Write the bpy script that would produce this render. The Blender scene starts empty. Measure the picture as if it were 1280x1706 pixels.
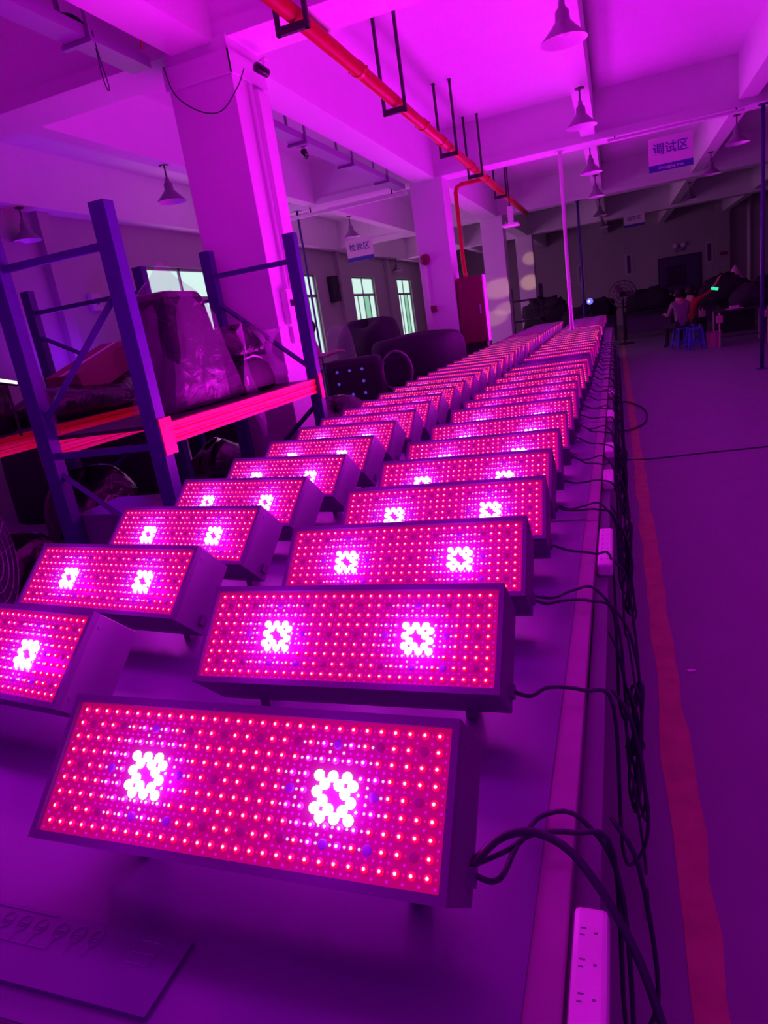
import bpy, math, random
from mathutils import Vector, Matrix
random.seed(7)
PI = math.pi
SC = bpy.context.scene
COL = SC.collection

# ------------------------------------------------------------------ camera
RW = [[0.9372543296793602, 0.049368025682005184, 0.3451334807542637],
      [0.3151222193540194, 0.3035963482959346, -0.8991814300633498],
      [-0.1491720763638093, 0.9515209169228147, 0.2689900300971681]]
cam_data = bpy.data.cameras.new('camera')
cam = bpy.data.objects.new('camera', cam_data)
COL.objects.link(cam)
M4 = Matrix(RW).to_4x4()
M4.translation = Vector((0, 0, 1.5))
cam.matrix_world = M4
cam_data.sensor_fit = 'VERTICAL'
cam_data.sensor_height = 36.0
cam_data.lens = 36.0 * 1100.0 / 1706.0
cam_data.clip_start = 0.02
cam_data.clip_end = 200
SC.camera = cam

# ------------------------------------------------------------------ world, exposure
SC.view_settings.view_transform = 'Standard'
SC.view_settings.look = 'None'
SC.view_settings.gamma = 1.0
SC.view_settings.exposure = 0.0
SC.view_settings.use_curve_mapping = False
world = bpy.data.worlds.new('world')
SC.world = world
world.use_nodes = True
world.node_tree.nodes['Background'].inputs[0].default_value = (0.40, 0.0, 0.76, 1)
world.node_tree.nodes['Background'].inputs[1].default_value = 0.62
SC.cycles.max_bounces = 6
SC.cycles.diffuse_bounces = 4
SC.cycles.glossy_bounces = 2
SC.cycles.transparent_max_bounces = 8
SC.cycles.sample_clamp_indirect = 3.0

PANEL_W = 3.2          # watts of each panel's own light
PANEL_COL_NEAR = (1.0, 0.0, 0.98)
PANEL_COL_FAR = (0.62, 0.0, 1.1)
CLUSTER_W = 0.5

# ------------------------------------------------------------------ materials
def new_mat(name):
    m = bpy.data.materials.new(name)
    m.use_nodes = True
    return m, m.node_tree, m.node_tree.nodes['Principled BSDF']

def mat(name, col, rough=0.6, metal=0.0, noise=0.0, nscale=20.0, bump=0.0, spec=0.4, alpha=1.0, trans=0.0):
    m, nt, b = new_mat(name)
    b.inputs['Roughness'].default_value = rough
    b.inputs['Metallic'].default_value = metal
    b.inputs['Specular IOR Level'].default_value = spec
    b.inputs['Alpha'].default_value = alpha
    b.inputs['Transmission Weight'].default_value = trans
    b.inputs['Base Color'].default_value = (*col, 1)
    if noise > 0 or bump > 0:
        tc = nt.nodes.new('ShaderNodeTexCoord')
        n = nt.nodes.new('ShaderNodeTexNoise')
        n.inputs['Scale'].default_value = nscale
        n.inputs['Detail'].default_value = 5
        nt.links.new(tc.outputs['Object'], n.inputs['Vector'])
        if noise > 0:
            mx = nt.nodes.new('ShaderNodeMix')
            mx.data_type = 'RGBA'
            mx.inputs[6].default_value = (*[c * (1 - noise) for c in col], 1)
            mx.inputs[7].default_value = (*[min(1, c * (1 + noise)) for c in col], 1)
            nt.links.new(n.outputs['Fac'], mx.inputs[0])
            nt.links.new(mx.outputs[2], b.inputs['Base Color'])
        if bump > 0:
            bp = nt.nodes.new('ShaderNodeBump')
            bp.inputs['Strength'].default_value = bump
            bp.inputs['Distance'].default_value = 0.02
            nt.links.new(n.outputs['Fac'], bp.inputs['Height'])
            nt.links.new(bp.outputs['Normal'], b.inputs['Normal'])
    return m

def emat(name, col, strength, base=(0.2, 0.2, 0.2), sample=False):
    m, nt, b = new_mat(name)
    b.inputs['Base Color'].default_value = (*base, 1)
    b.inputs['Emission Color'].default_value = (*col, 1)
    b.inputs['Emission Strength'].default_value = strength
    b.inputs['Roughness'].default_value = 0.4
    m.cycles.emission_sampling = 'AUTO' if sample else 'NONE'
    return m

M = {}
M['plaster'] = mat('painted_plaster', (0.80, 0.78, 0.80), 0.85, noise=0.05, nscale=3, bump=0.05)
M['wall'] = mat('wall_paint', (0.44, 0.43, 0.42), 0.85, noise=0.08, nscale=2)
M['floor'] = mat('floor_paint', (0.24, 0.28, 0.30), 0.55, noise=0.12, nscale=4, bump=0.03)
M['mat_black'] = mat('antistatic_mat', (0.15, 0.12, 0.25), 0.45, noise=0.06, nscale=6)
M['tabletop'] = mat('bench_edge_wood', (0.32, 0.26, 0.30), 0.5, noise=0.15, nscale=15)
M['housing'] = mat('lamp_housing', (0.21, 0.20, 0.27), 0.42, noise=0.05, nscale=8, spec=0.35)
M['bezel'] = mat('lamp_bezel', (0.16, 0.15, 0.22), 0.35)
M['steel_dark'] = mat('dark_steel', (0.03, 0.03, 0.035), 0.5)
M['steel'] = mat('zinc_steel', (0.55, 0.55, 0.57), 0.4, metal=0.6)
M['white_plastic'] = mat('white_plastic', (0.85, 0.84, 0.82), 0.35, noise=0.05, nscale=30)
M['cable'] = mat('black_rubber_cable', (0.035, 0.03, 0.07), 0.45)
M['pipe_red'] = mat('red_pipe_paint', (0.55, 0.03, 0.03), 0.4, noise=0.1, nscale=8)
M['blue_post'] = mat('blue_rack_paint', (0.055, 0.06, 0.20), 0.4, noise=0.25, nscale=12)
M['orange_beam'] = mat('orange_rack_paint', (0.90, 0.14, 0.03), 0.3, noise=0.08, nscale=10)
M['yellow'] = mat('worn_yellow_paint', (0.50, 0.36, 0.20), 0.6, noise=0.35, nscale=9)
M['black_plastic'] = mat('black_plastic', (0.02, 0.02, 0.025), 0.3)
M['dark_cloth'] = mat('dark_cover_fabric', (0.03, 0.03, 0.04), 0.9, bump=0.3, nscale=4)
M['red_cab'] = mat('red_cabinet_paint', (0.22, 0.01, 0.07), 0.4)
M['alu'] = mat('white_aluminium_frame', (0.35, 0.36, 0.36), 0.4)
M['carton'] = mat('brown_carton', (0.27, 0.14, 0.13), 0.8, noise=0.1, nscale=12)
M['box_black'] = mat('printed_black_card', (0.13, 0.12, 0.23), 0.6, noise=0.05, nscale=10)
M['box_ink'] = mat('pale_print', (0.26, 0.24, 0.36), 0.6)
M['sign_white'] = mat('sign_white', (0.85, 0.80, 0.80), 0.4)
M['sign_blue'] = mat('sign_blue', (0.05, 0.07, 0.35), 0.4)
M['tray_steel'] = mat('tray_steel', (0.30, 0.30, 0.38), 0.5)
M['shade'] = mat('lamp_shade_enamel', (0.25, 0.25, 0.27), 0.35, metal=0.3)
M['shade_in'] = mat('lamp_shade_inner', (0.85, 0.85, 0.85), 0.4)
M['bulb'] = mat('unlit_bulb', (0.85, 0.85, 0.82), 0.15)
M['skin'] = mat('skin', (0.50, 0.30, 0.22), 0.6)
M['hair'] = mat('black_hair', (0.01, 0.01, 0.01), 0.6)
M['shirt_pink'] = mat('pale_pink_shirt', (0.65, 0.45, 0.50), 0.8)
M['shirt_grey'] = mat('grey_shirt', (0.25, 0.22, 0.25), 0.8)
M['shirt_red'] = mat('red_shirt', (0.35, 0.02, 0.04), 0.8)
M['trousers'] = mat('dark_trousers', (0.03, 0.03, 0.05), 0.8)
M['stool_blue'] = mat('blue_plastic', (0.08, 0.10, 0.65), 0.35)
M['basket'] = mat('pink_plastic', (0.55, 0.25, 0.35), 0.5)
M['poster'] = mat('poster_dark', (0.06, 0.05, 0.12), 0.3)
M['paper'] = mat('paper_notice', (0.55, 0.50, 0.55), 0.7)

def film(name, col, alpha, rough=0.12, bump=0.45, nscale=5):
    m, nt, b = new_mat(name)
    b.inputs['Base Color'].default_value = (*col, 1)
    b.inputs['Roughness'].default_value = rough
    b.inputs['Alpha'].default_value = alpha
    b.inputs['Specular IOR Level'].default_value = 0.9
    tc = nt.nodes.new('ShaderNodeTexCoord')
    n = nt.nodes.new('ShaderNodeTexNoise')
    n.inputs['Scale'].default_value = nscale
    n.inputs['Detail'].default_value = 6
    n.inputs['Distortion'].default_value = 1.5
    nt.links.new(tc.outputs['Object'], n.inputs['Vector'])
    bp = nt.nodes.new('ShaderNodeBump')
    bp.inputs['Strength'].default_value = bump
    bp.inputs['Distance'].default_value = 0.05
    nt.links.new(n.outputs['Fac'], bp.inputs['Height'])
    nt.links.new(bp.outputs['Normal'], b.inputs['Normal'])
    return m
M['film'] = film('clear_plastic_film', (0.55, 0.55, 0.58), 0.16, 0.08)
M['film_dark'] = film('plastic_wrapped_black', (0.02, 0.015, 0.025), 1.0, 0.12)

M['red_halo'] = emat('red_led_halo', (1.0, 0.0, 0.03), 2.0)  # emissive dome shaped as the red glow halo around each LED
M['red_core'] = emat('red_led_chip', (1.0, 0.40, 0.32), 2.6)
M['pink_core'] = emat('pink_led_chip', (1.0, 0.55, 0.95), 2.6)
M['pink_halo'] = emat('pink_led_halo', (1.0, 0.0, 0.85), 1.0)  # same halo dome, in the magenta glow next to the white clusters
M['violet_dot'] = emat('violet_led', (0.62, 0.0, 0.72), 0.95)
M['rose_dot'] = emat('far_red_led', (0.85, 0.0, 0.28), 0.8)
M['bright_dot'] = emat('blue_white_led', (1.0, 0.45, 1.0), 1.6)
M['white_led'] = emat('white_led', (1.0, 0.93, 1.0), 2.4)
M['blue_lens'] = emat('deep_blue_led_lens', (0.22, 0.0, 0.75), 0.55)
M['off_lens'] = emat('dim_lens', (0.7, 0.0, 0.28), 0.34, base=(.1, .05, .1))  # unlit lens given emission to blend with the glowing board
M['board'] = emat('led_board', (1.0, 0.0, 0.12), 0.38, base=(0.15, 0.08, 0.17))  # even emission stands in for LED light spilling over the board
M['pane_white'] = emat('daylit_pane_white', (0.62, 0.90, 0.80), 1.0)
M['pane_green'] = emat('daylit_pane_green', (0.22, 0.55, 0.36), 1.0)
M['screen_green'] = emat('phone_screen', (0.0, 0.9, 0.35), 1.0)
M['glow_blue'] = emat('blue_indicator', (0.15, 0.15, 1.0), 1.2)
M['dim_blue'] = emat('dim_blue_light', (0.10, 0.08, 0.9), 0.45)
M['glow_white'] = emat('lit_tube', (0.75, 0.65, 1.0), 2.0)

# ------------------------------------------------------------------ mesh helpers
class MB:
    def __init__(s):
        s.v = []; s.f = []; s.mi = []
    def add(s, vs, fs, mi=0):
        o = len(s.v)
        s.v += [tuple(p) for p in vs]
        s.f += [tuple(i + o for i in f) for f in fs]
        s.mi += [mi] * len(fs)
    def box(s, x0, x1, y0, y1, z0, z1, mi=0, mx=None):
        vs = [Vector((x, y, z)) for z in (z0, z1) for y in (y0, y1) for x in (x0, x1)]
        if mx is not None: vs = [mx @ v for v in vs]
        s.add(vs, [(0, 2, 3, 1), (4, 5, 7, 6), (0, 1, 5, 4), (2, 6, 7, 3), (0, 4, 6, 2), (1, 3, 7, 5)], mi)
    def prism(s, pts, a0, a1, axis='x', mi=0, mx=None):
        # polygon pts in the plane across axis, extruded from a0 to a1
        n = len(pts)
        def mk(p, a):
            if axis == 'x': return Vector((a, p[0], p[1]))
            if axis == 'y': return Vector((p[0], a, p[1]))
            return Vector((p[0], p[1], a))
        vs = [mk(p, a0) for p in pts] + [mk(p, a1) for p in pts]
        if mx is not None: vs = [mx @ v for v in vs]
        fs = [tuple(range(n - 1, -1, -1)), tuple(range(n, 2 * n))]
        fs += [(i, (i + 1) % n, n + (i + 1) % n, n + i) for i in range(n)]
        s.add(vs, fs, mi)
    def tube(s, pts, r, n=8, mi=0, cap=True):
        pts = [Vector(p) for p in pts]
        rr = r if isinstance(r, (list, tuple)) else [r] * len(pts)
        vs = []; fs = []
        up = Vector((0, 0, 1))
        prev = None
        for i, p in enumerate(pts):
            a = pts[max(0, i - 1)]; b = pts[min(len(pts) - 1, i + 1)]
            t = (b - a).normalized()
            if prev is None:
                u = t.cross(up)
                if u.length < 1e-3: u = t.cross(Vector((1, 0, 0)))
            else:
                u = prev - t * prev.dot(t)
                if u.length < 1e-4: u = t.cross(up)
            u.normalize(); prev = u
            w = t.cross(u)
            for k in range(n):
                an = 2 * PI * k / n
                vs.append(p + (u * math.cos(an) + w * math.sin(an)) * rr[i])
        for i in range(len(pts) - 1):
            for k in range(n):
                k2 = (k + 1) % n
                fs.append((i * n + k, i * n + k2, (i + 1) * n + k2, (i + 1) * n + k))
        if cap:
            fs.append(tuple(range(n - 1, -1, -1)))
            fs.append(tuple((len(pts) - 1) * n + k for k in range(n)))
        s.add(vs, fs, mi)
    def lathe(s, prof, c=(0, 0, 0), n=20, mi=0, mx=None):
        vs = []
        for (r, z) in prof:
            for k in range(n):
                a = 2 * PI * k / n
                v = Vector((r * math.cos(a), r * math.sin(a), z))
                if mx is not None: v = mx @ v
                vs.append(v + Vector(c))
        fs = []
        for i in range(len(prof) - 1):
            for k in range(n):
                k2 = (k + 1) % n
                fs.append((i * n + k, i * n + k2, (i + 1) * n + k2, (i + 1) * n + k))
        s.add(vs, fs, mi)
        if prof[0][0] > 1e-5: s.add(vs[:n], [tuple(range(n - 1, -1, -1))], mi)
        if prof[-1][0] > 1e-5: s.add(vs[-n:], [tuple(range(n))], mi)
    def dome(s, c, u, v, w, r, h, n=8, mi=0, rings=2):
        vs = []; fs = []
        for j in range(rings):
            a = (PI / 2) * j / rings
            for k in range(n):
                an = 2 * PI * k / n
                vs.append(c + (u * math.cos(an) + v * math.sin(an)) * (r * math.cos(a)) + w * (h * math.sin(a)))
        vs.append(c + w * h)
        for j in range(rings - 1):
            for k in range(n):
                k2 = (k + 1) % n
                fs.append((j * n + k, j * n + k2, (j + 1) * n + k2, (j + 1) * n + k))
        o = (rings - 1) * n
        for k in range(n): fs.append((o + k, o + (k + 1) % n, rings * n))
        s.add(vs, fs, mi)
    def build(s, name, mats, parent=None, smooth=False, bevel=0.0):
        me = bpy.data.meshes.new(name)
        me.from_pydata(s.v, [], s.f)
        if not isinstance(mats, (list, tuple)): mats = [mats]
        for m in mats: me.materials.append(m)
        me.polygons.foreach_set('material_index', s.mi)
        me.update()
        if smooth:
            for p in me.polygons: p.use_smooth = True
        o = bpy.data.objects.new(name, me)
        COL.objects.link(o)
        if parent is not None: o.parent = parent
        if bevel > 0:
            bv = o.modifiers.new('bevel', 'BEVEL'); bv.width = bevel; bv.segments = 2; bv.limit_method = 'ANGLE'
        return o

def tag(o, label, cat, group=None, kind=None):
    if label: o['label'] = label
    if cat: o['category'] = cat
    if group: o['group'] = group
    if kind: o['kind'] = kind
    return o
def thing(name, label, cat, loc=(0, 0, 0), rz=0.0, group=None):
    o = bpy.data.objects.new(name, None)
    o.empty_display_size = 0.1
    COL.objects.link(o)
    o.location = loc; o.rotation_euler = (0, 0, rz)
    return tag(o, label, cat, group)
def struct(name, mb, m, label=None, **k):
    o = mb.build(name, m, **k)
    o['kind'] = 'structure'
    if label: o['label'] = label
    return o
def copy_tree(o, parent=None):
    c = o.copy(); COL.objects.link(c)
    c.parent = parent
    if parent is not None: c.matrix_parent_inverse = o.matrix_parent_inverse.copy()
    for ch in [x for x in bpy.data.objects if x.parent == o]:
        copy_tree(ch, c)
    return c
def boxobj(name, m, b, parent=None, bevel=0.0, mx=None):
    mb = MB(); mb.box(*b, mx=mx)
    return mb.build(name, m, parent, bevel=bevel)
def sweep(pts, n=24):
    # Catmull-Rom through points
    P = [Vector(p) for p in pts]
    P = [P[0] * 2 - P[1]] + P + [P[-1] * 2 - P[-2]]
    out = []
    seg = len(P) - 3
    for i in range(seg):
        p0, p1, p2, p3 = P[i:i + 4]
        m = max(2, n // seg)
        for k in range(m):
            t = k / m
            out.append(0.5 * ((2 * p1) + (p2 - p0) * t + (2 * p0 - 5 * p1 + 4 * p2 - p3) * t * t + (3 * p1 - p0 - 3 * p2 + p3) * t ** 3))
    out.append(P[-2])
    return out

# ------------------------------------------------------------------ the room
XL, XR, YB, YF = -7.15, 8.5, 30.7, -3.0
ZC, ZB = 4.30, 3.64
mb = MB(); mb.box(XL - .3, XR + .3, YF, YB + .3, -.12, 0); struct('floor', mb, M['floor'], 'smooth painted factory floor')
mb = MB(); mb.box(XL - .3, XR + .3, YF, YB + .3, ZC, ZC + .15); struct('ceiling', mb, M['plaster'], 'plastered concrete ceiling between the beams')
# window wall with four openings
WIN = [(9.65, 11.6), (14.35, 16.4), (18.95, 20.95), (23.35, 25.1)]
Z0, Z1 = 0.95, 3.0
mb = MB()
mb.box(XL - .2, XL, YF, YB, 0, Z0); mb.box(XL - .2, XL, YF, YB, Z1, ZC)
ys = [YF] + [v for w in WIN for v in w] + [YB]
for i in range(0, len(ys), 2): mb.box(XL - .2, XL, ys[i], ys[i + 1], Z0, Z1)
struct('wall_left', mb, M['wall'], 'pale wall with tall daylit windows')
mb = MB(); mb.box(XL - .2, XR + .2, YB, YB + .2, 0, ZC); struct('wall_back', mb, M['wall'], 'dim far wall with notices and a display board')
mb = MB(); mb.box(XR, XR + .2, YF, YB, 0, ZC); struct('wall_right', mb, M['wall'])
for i, (a, b) in enumerate(WIN):
    w = thing('window_%d' % (i + 1), None, None, (XL - .1, (a + b) / 2, Z0))
    w['kind'] = 'structure'
    w['label'] = ['daylit sliding window behind the plastic wrapped goods', 'daylit window half hidden by the near column', 'daylit window under the small left sign', 'narrow daylit window left of the second column'][i]
    L = (b - a) / 2; H = Z1 - Z0; T = 1.53
    f = MB()
    f.box(-.04, .04, -L, L, 0, .05); f.box(-.04, .04, -L, L, H - .05, H)
    f.box(-.04, .04, -L, -L + .05, 0, H); f.box(-.04, .04, L - .05, L, 0, H)
    f.box(-.04, .04, -L, L, T - .035, T + .035)
    f.box(-.04, .04, -.025, .025, T, H)
    for q in (-.5, 0, .5): f.box(-.035, .035, q * L - .02, q * L + .02, 0, T)
    f.build('window_frame', M['alu'], w)
    g = MB(); g.box(-.012, .012, -L + .05, -.025, T + .035, H - .05); g.box(-.012, .012, .025, L - .05, T + .035, H - .05)
    for q0, q1, mi in ((-1, -.5, 0), (-.5, 0, 0), (0, .5, 1), (.5, 1, 0)):
        g.box(-.012, .012, q0 * L + .03, q1 * L - .02, .05, T - .035, mi)
    g.build('pane', [M['pane_white'], M['pane_green']], w)
    dl = bpy.data.lights.new('window_fill', 'AREA'); dl.shape = 'RECTANGLE'; dl.size = 2 * L - .1; dl.size_y = H - .1; dl.energy = 40; dl.color = (1.0, .13, 1.0)  # magenta fill lamp added at each window to tint the far walls
    do = bpy.data.objects.new('window_fill', dl); COL.objects.link(do); do.parent = w; do.location = (.16, 0, H / 2); do.rotation_euler = (0, -PI / 2, 0)

# beams
def beam(b, label, lip=False):
    m_ = MB(); x0, x1, y0, y1, z0, z1 = b
    if lip:
        m_.prism([(y0 - .025, z0), (y1 + .025, z0), (y1 + .025, z0 + .10), (y1, z0 + .10), (y1, z1), (y0, z1), (y0, z0 + .10), (y0 - .025, z0 + .10)], x0, x1)
    else:
        m_.box(*b)
    return struct('ceiling_beam', m_, M['plaster'], label)
CY = [(-1.65, -1.25), (4.95, 5.35), (11.45, 11.85), (17.75, 18.15), (24.1, 24.5)]
for k, (a, b) in enumerate(CY):
    beam((XL, XR, a, b, ZB, ZC), 'concrete beam running across the hall, %s' % ['behind the viewer', 'over the first column', 'over the second column', 'over the third column', 'farthest'][k], True)
for (x0, x1, zb, lb) in ((-2.98, -2.63, 3.62, 'over the columns'), (-.37, -.17, 3.72, 'above the light rows'), (1.72, 1.95, 3.72, 'above the walkway'),
                         (4.0, 4.22, 3.72, 'near the right wall'), (6.2, 6.42, 3.72, 'beside the right wall'), (-4.97, -4.77, 3.66, 'left of the columns'), (-7.15, -6.88, 3.60, 'along the window wall')):
    beam((x0, x1, YF, YB, zb, ZC), 'long concrete beam ' + lb)
# columns on the line X = -2.52
COLS = [4.9, 11.4, 17.6, 24.0]
for k, y in enumerate(COLS):
    m_ = MB(); m_.box(-3.06, -2.52, y, y + .5, 0, ZB + .01)
    struct('column', m_, M['plaster'], 'square white column, %s of the row' % ['nearest', 'second', 'third', 'farthest'][k], bevel=.006)
m_ = MB(); m_.box(3.75, 4.25, 30.35, YB, 0, ZC)
struct('trim_2', m_, M['wall'], 'shallow pilaster on the far wall')

# floor line, worn and slightly wavy
m_ = MB(); pts = []
yy = 0.4
while yy < 26:
    w0 = 0.043 + random.uniform(-.008, .008); c = 0.118 + random.uniform(-.005, .005)
    pts.append((c - w0, c + w0, yy)); yy += 0.16
vs = [(p[0], p[2], .002) for p in pts] + [(p[1], p[2], .002) for p in pts]
n = len(pts)
m_.add(vs, [(i, n + i, n + i + 1, i + 1) for i in range(n - 1)])
struct('trim_1', m_, M['yellow'], 'worn yellow guide line painted along the walkway')

# ------------------------------------------------------------------ grow light panels
ang = math.radians(43.3)
U = Vector((1, 0, 0)); V = Vector((0, math.cos(ang), math.sin(ang))); N = Vector((0, -math.sin(ang), math.cos(ang)))
FC = Vector((0, 0, 0.203))
FW, FH = 0.637, 0.193
HW, HH, HD = FW / 2 + .010, FH / 2 + .012, 0.135
PT = 0.0208
def loc(a, b, c): return FC + U * a + V * b + N * c
def obox(m_, a0, a1, b0, b1, c0, c1, mi=0):
    vs = [loc(a, b, c) for c in (c0, c1) for b in (b0, b1) for a in (a0, a1)]
    m_.add(vs, [(0, 2, 3, 1), (4, 5, 7, 6), (0, 1, 5, 4), (2, 6, 7, 3), (0, 4, 6, 2), (1, 3, 7, 5)], mi)
def led_xy(c, r):
    return -FW / 2 + PT * (.8 + c), FH / 2 - PT * (.55 + r)
CL = ((7, 4), (22, 4))
def cdist(c, r): return min(math.hypot(c - a, (r - b)) for a, b in CL)
def in_cluster(c, r): return any(abs(c - a) <= 1.6 and abs(r - b) <= 1.6 for a, b in CL)
fx = thing('grow_light', None, 'grow light')
m_ = MB()
obox(m_, -HW, HW, -HH, HH, -HD, -.012)
for s in (-1, 1):                       # side screws and vent ribs
    for b in (-.08, .08):
        obox(m_, s * HW - .002, s * HW + .002, b - .004, b + .004, -.03, -.022)
for k in range(9):                      # fins on the back
    a = -.28 + k * .07
    obox(m_, a - .004, a + .004, -HH + .01, HH - .01, -HD - .012, -HD)
m_.build('housing', M['housing'], fx, bevel=.003)
m_ = MB()
for (a0, a1, b0, b1) in ((-HW, HW, FH / 2, HH), (-HW, HW, -HH, -FH / 2), (-HW, -FW / 2, -FH / 2, FH / 2), (FW / 2, HW, -FH / 2, FH / 2)):
    obox(m_, a0, a1, b0, b1, -.0118, .004)
m_.build('bezel', M['bezel'], fx)
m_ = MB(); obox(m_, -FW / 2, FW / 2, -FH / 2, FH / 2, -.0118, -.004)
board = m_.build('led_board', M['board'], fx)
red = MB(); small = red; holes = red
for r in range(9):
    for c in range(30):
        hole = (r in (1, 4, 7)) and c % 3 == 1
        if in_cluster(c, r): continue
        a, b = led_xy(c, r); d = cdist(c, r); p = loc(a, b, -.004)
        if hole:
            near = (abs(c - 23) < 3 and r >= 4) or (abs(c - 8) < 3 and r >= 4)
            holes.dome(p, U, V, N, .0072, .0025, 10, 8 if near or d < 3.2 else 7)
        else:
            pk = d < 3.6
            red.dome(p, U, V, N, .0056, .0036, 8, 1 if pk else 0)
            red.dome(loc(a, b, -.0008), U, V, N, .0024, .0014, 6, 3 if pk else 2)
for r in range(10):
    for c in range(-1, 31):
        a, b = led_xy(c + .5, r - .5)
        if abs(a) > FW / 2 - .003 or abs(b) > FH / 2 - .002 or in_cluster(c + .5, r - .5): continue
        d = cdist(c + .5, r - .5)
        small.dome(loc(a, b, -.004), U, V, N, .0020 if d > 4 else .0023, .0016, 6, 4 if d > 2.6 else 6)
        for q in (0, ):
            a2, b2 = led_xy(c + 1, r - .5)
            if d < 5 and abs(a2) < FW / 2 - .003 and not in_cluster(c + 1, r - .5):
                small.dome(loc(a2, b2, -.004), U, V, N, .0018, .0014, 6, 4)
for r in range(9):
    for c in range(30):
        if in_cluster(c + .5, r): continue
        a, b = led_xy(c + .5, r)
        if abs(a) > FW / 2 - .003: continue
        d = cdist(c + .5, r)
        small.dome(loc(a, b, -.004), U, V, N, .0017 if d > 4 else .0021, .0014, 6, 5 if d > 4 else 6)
red.build('led_array', [M['red_halo'], M['pink_halo'], M['red_core'], M['pink_core'], M['violet_dot'], M['rose_dot'], M['bright_dot'], M['off_lens'], M['blue_lens']], board)
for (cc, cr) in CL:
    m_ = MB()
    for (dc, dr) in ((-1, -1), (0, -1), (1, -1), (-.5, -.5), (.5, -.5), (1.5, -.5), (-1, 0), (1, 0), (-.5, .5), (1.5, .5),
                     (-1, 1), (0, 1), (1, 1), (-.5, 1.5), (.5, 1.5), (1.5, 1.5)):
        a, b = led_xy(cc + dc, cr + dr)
        m_.dome(loc(a, b, -.004), U, V, N, .0080, .006, 10, 0, 3)  # domes widened to take in the bloom around the white LEDs
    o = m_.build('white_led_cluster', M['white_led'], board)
    o['label'] = 'glaring white ring of LEDs on the red panel'
for s in (-1, 1):                       # two feet under the housing
    m_ = MB()
    bb = loc(0, -HH, -HD); tf = loc(0, -HH, -.02)
    m_.prism([(bb.y + .022, 0), (bb.y + .062, 0), (bb.y + .062, bb.z + .062 * .942 + .003), (bb.y + .022, bb.z + .022 * .942 + .003)], s * .24 - .012, s * .24 + .012)
    m_.build('stand_foot', M['housing'], fx)
m_ = MB(); obox(m_, HW, HW + .008, -.085, -.06, -.12, -.095); m_.build('power_inlet', M['bezel'], fx)

ORD = ['nearest', 'second', 'third', 'fourth', 'fifth', 'sixth', 'seventh', 'eighth', 'ninth', 'tenth', 'eleventh', 'twelfth', 'thirteenth', 'fourteenth', 'fifteenth', 'sixteenth', 'seventeenth', 'eighteenth', 'nineteenth', 'twentieth']
def ordn(i):
    if i < 20: return ORD[i]
    tens = {2: 'twenty', 3: 'thirty', 4: 'forty'}[(i + 1) // 10]
    u = (i + 1) % 10
    if u == 0: return {'twenty': 'twentieth', 'thirty': 'thirtieth', 'forty': 'fortieth'}[tens]
    return tens + '-' + ['', 'first', 'second', 'third', 'fourth', 'fifth', 'sixth', 'seventh', 'eighth', 'ninth'][u]
# top-edge centres (x, y) and yaw; face centre lies .068 nearer
RROW = [(-.549, .730, -.01), (-.558, 1.176, .0), (-.565, 1.599, .01), (-.555, 1.995, .02), (-.570, 2.39, -.01), (-.567, 2.765, .03), (-.562, 3.18, .07), (-.568, 3.64, .05),
        (-.560, 3.969, .04), (-.572, 4.337, .09), (-.575, 4.726, .08), (-.567, 5.161, .12), (-.559, 5.538, .11), (-.552, 5.90, .14), (-.555, 6.36, .13), (-.555, 6.79, .12)]
y = 6.79
while y < 15.75:
    y += random.uniform(.39, .45)
    if 11.45 < y < 11.85: y = 11.86
    RROW.append((-.55 + random.uniform(-.015, .015), y, random.uniform(.03, .12)))
LROW = [(-1.46, 1.09, -.13), (-1.465, 1.506, -.125), (-1.478, 1.90, -.15), (-1.49, 2.296, -.18), (-1.475, 2.68, -.18), (-1.494, 3.099, -.17), (-1.51, 3.516, -.15), (-1.494, 3.85, -.08),
        (-1.49, 4.20, -.11), (-1.50, 4.561, -.16), (-1.485, 4.93, -.16), (-1.485, 5.301, -.19), (-1.49, 5.702, -.15), (-1.49, 6.06, -.17), (-1.475, 6.44, -.12), (-1.47, 6.83, -.06)]
y = 6.83
while y < 15.75:
    y += random.uniform(.37, .43); LROW.append((-1.475 + random.uniform(-.015, .015), y, random.uniform(-.12, -.04)))
TZ = 0.71
first = True
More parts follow.
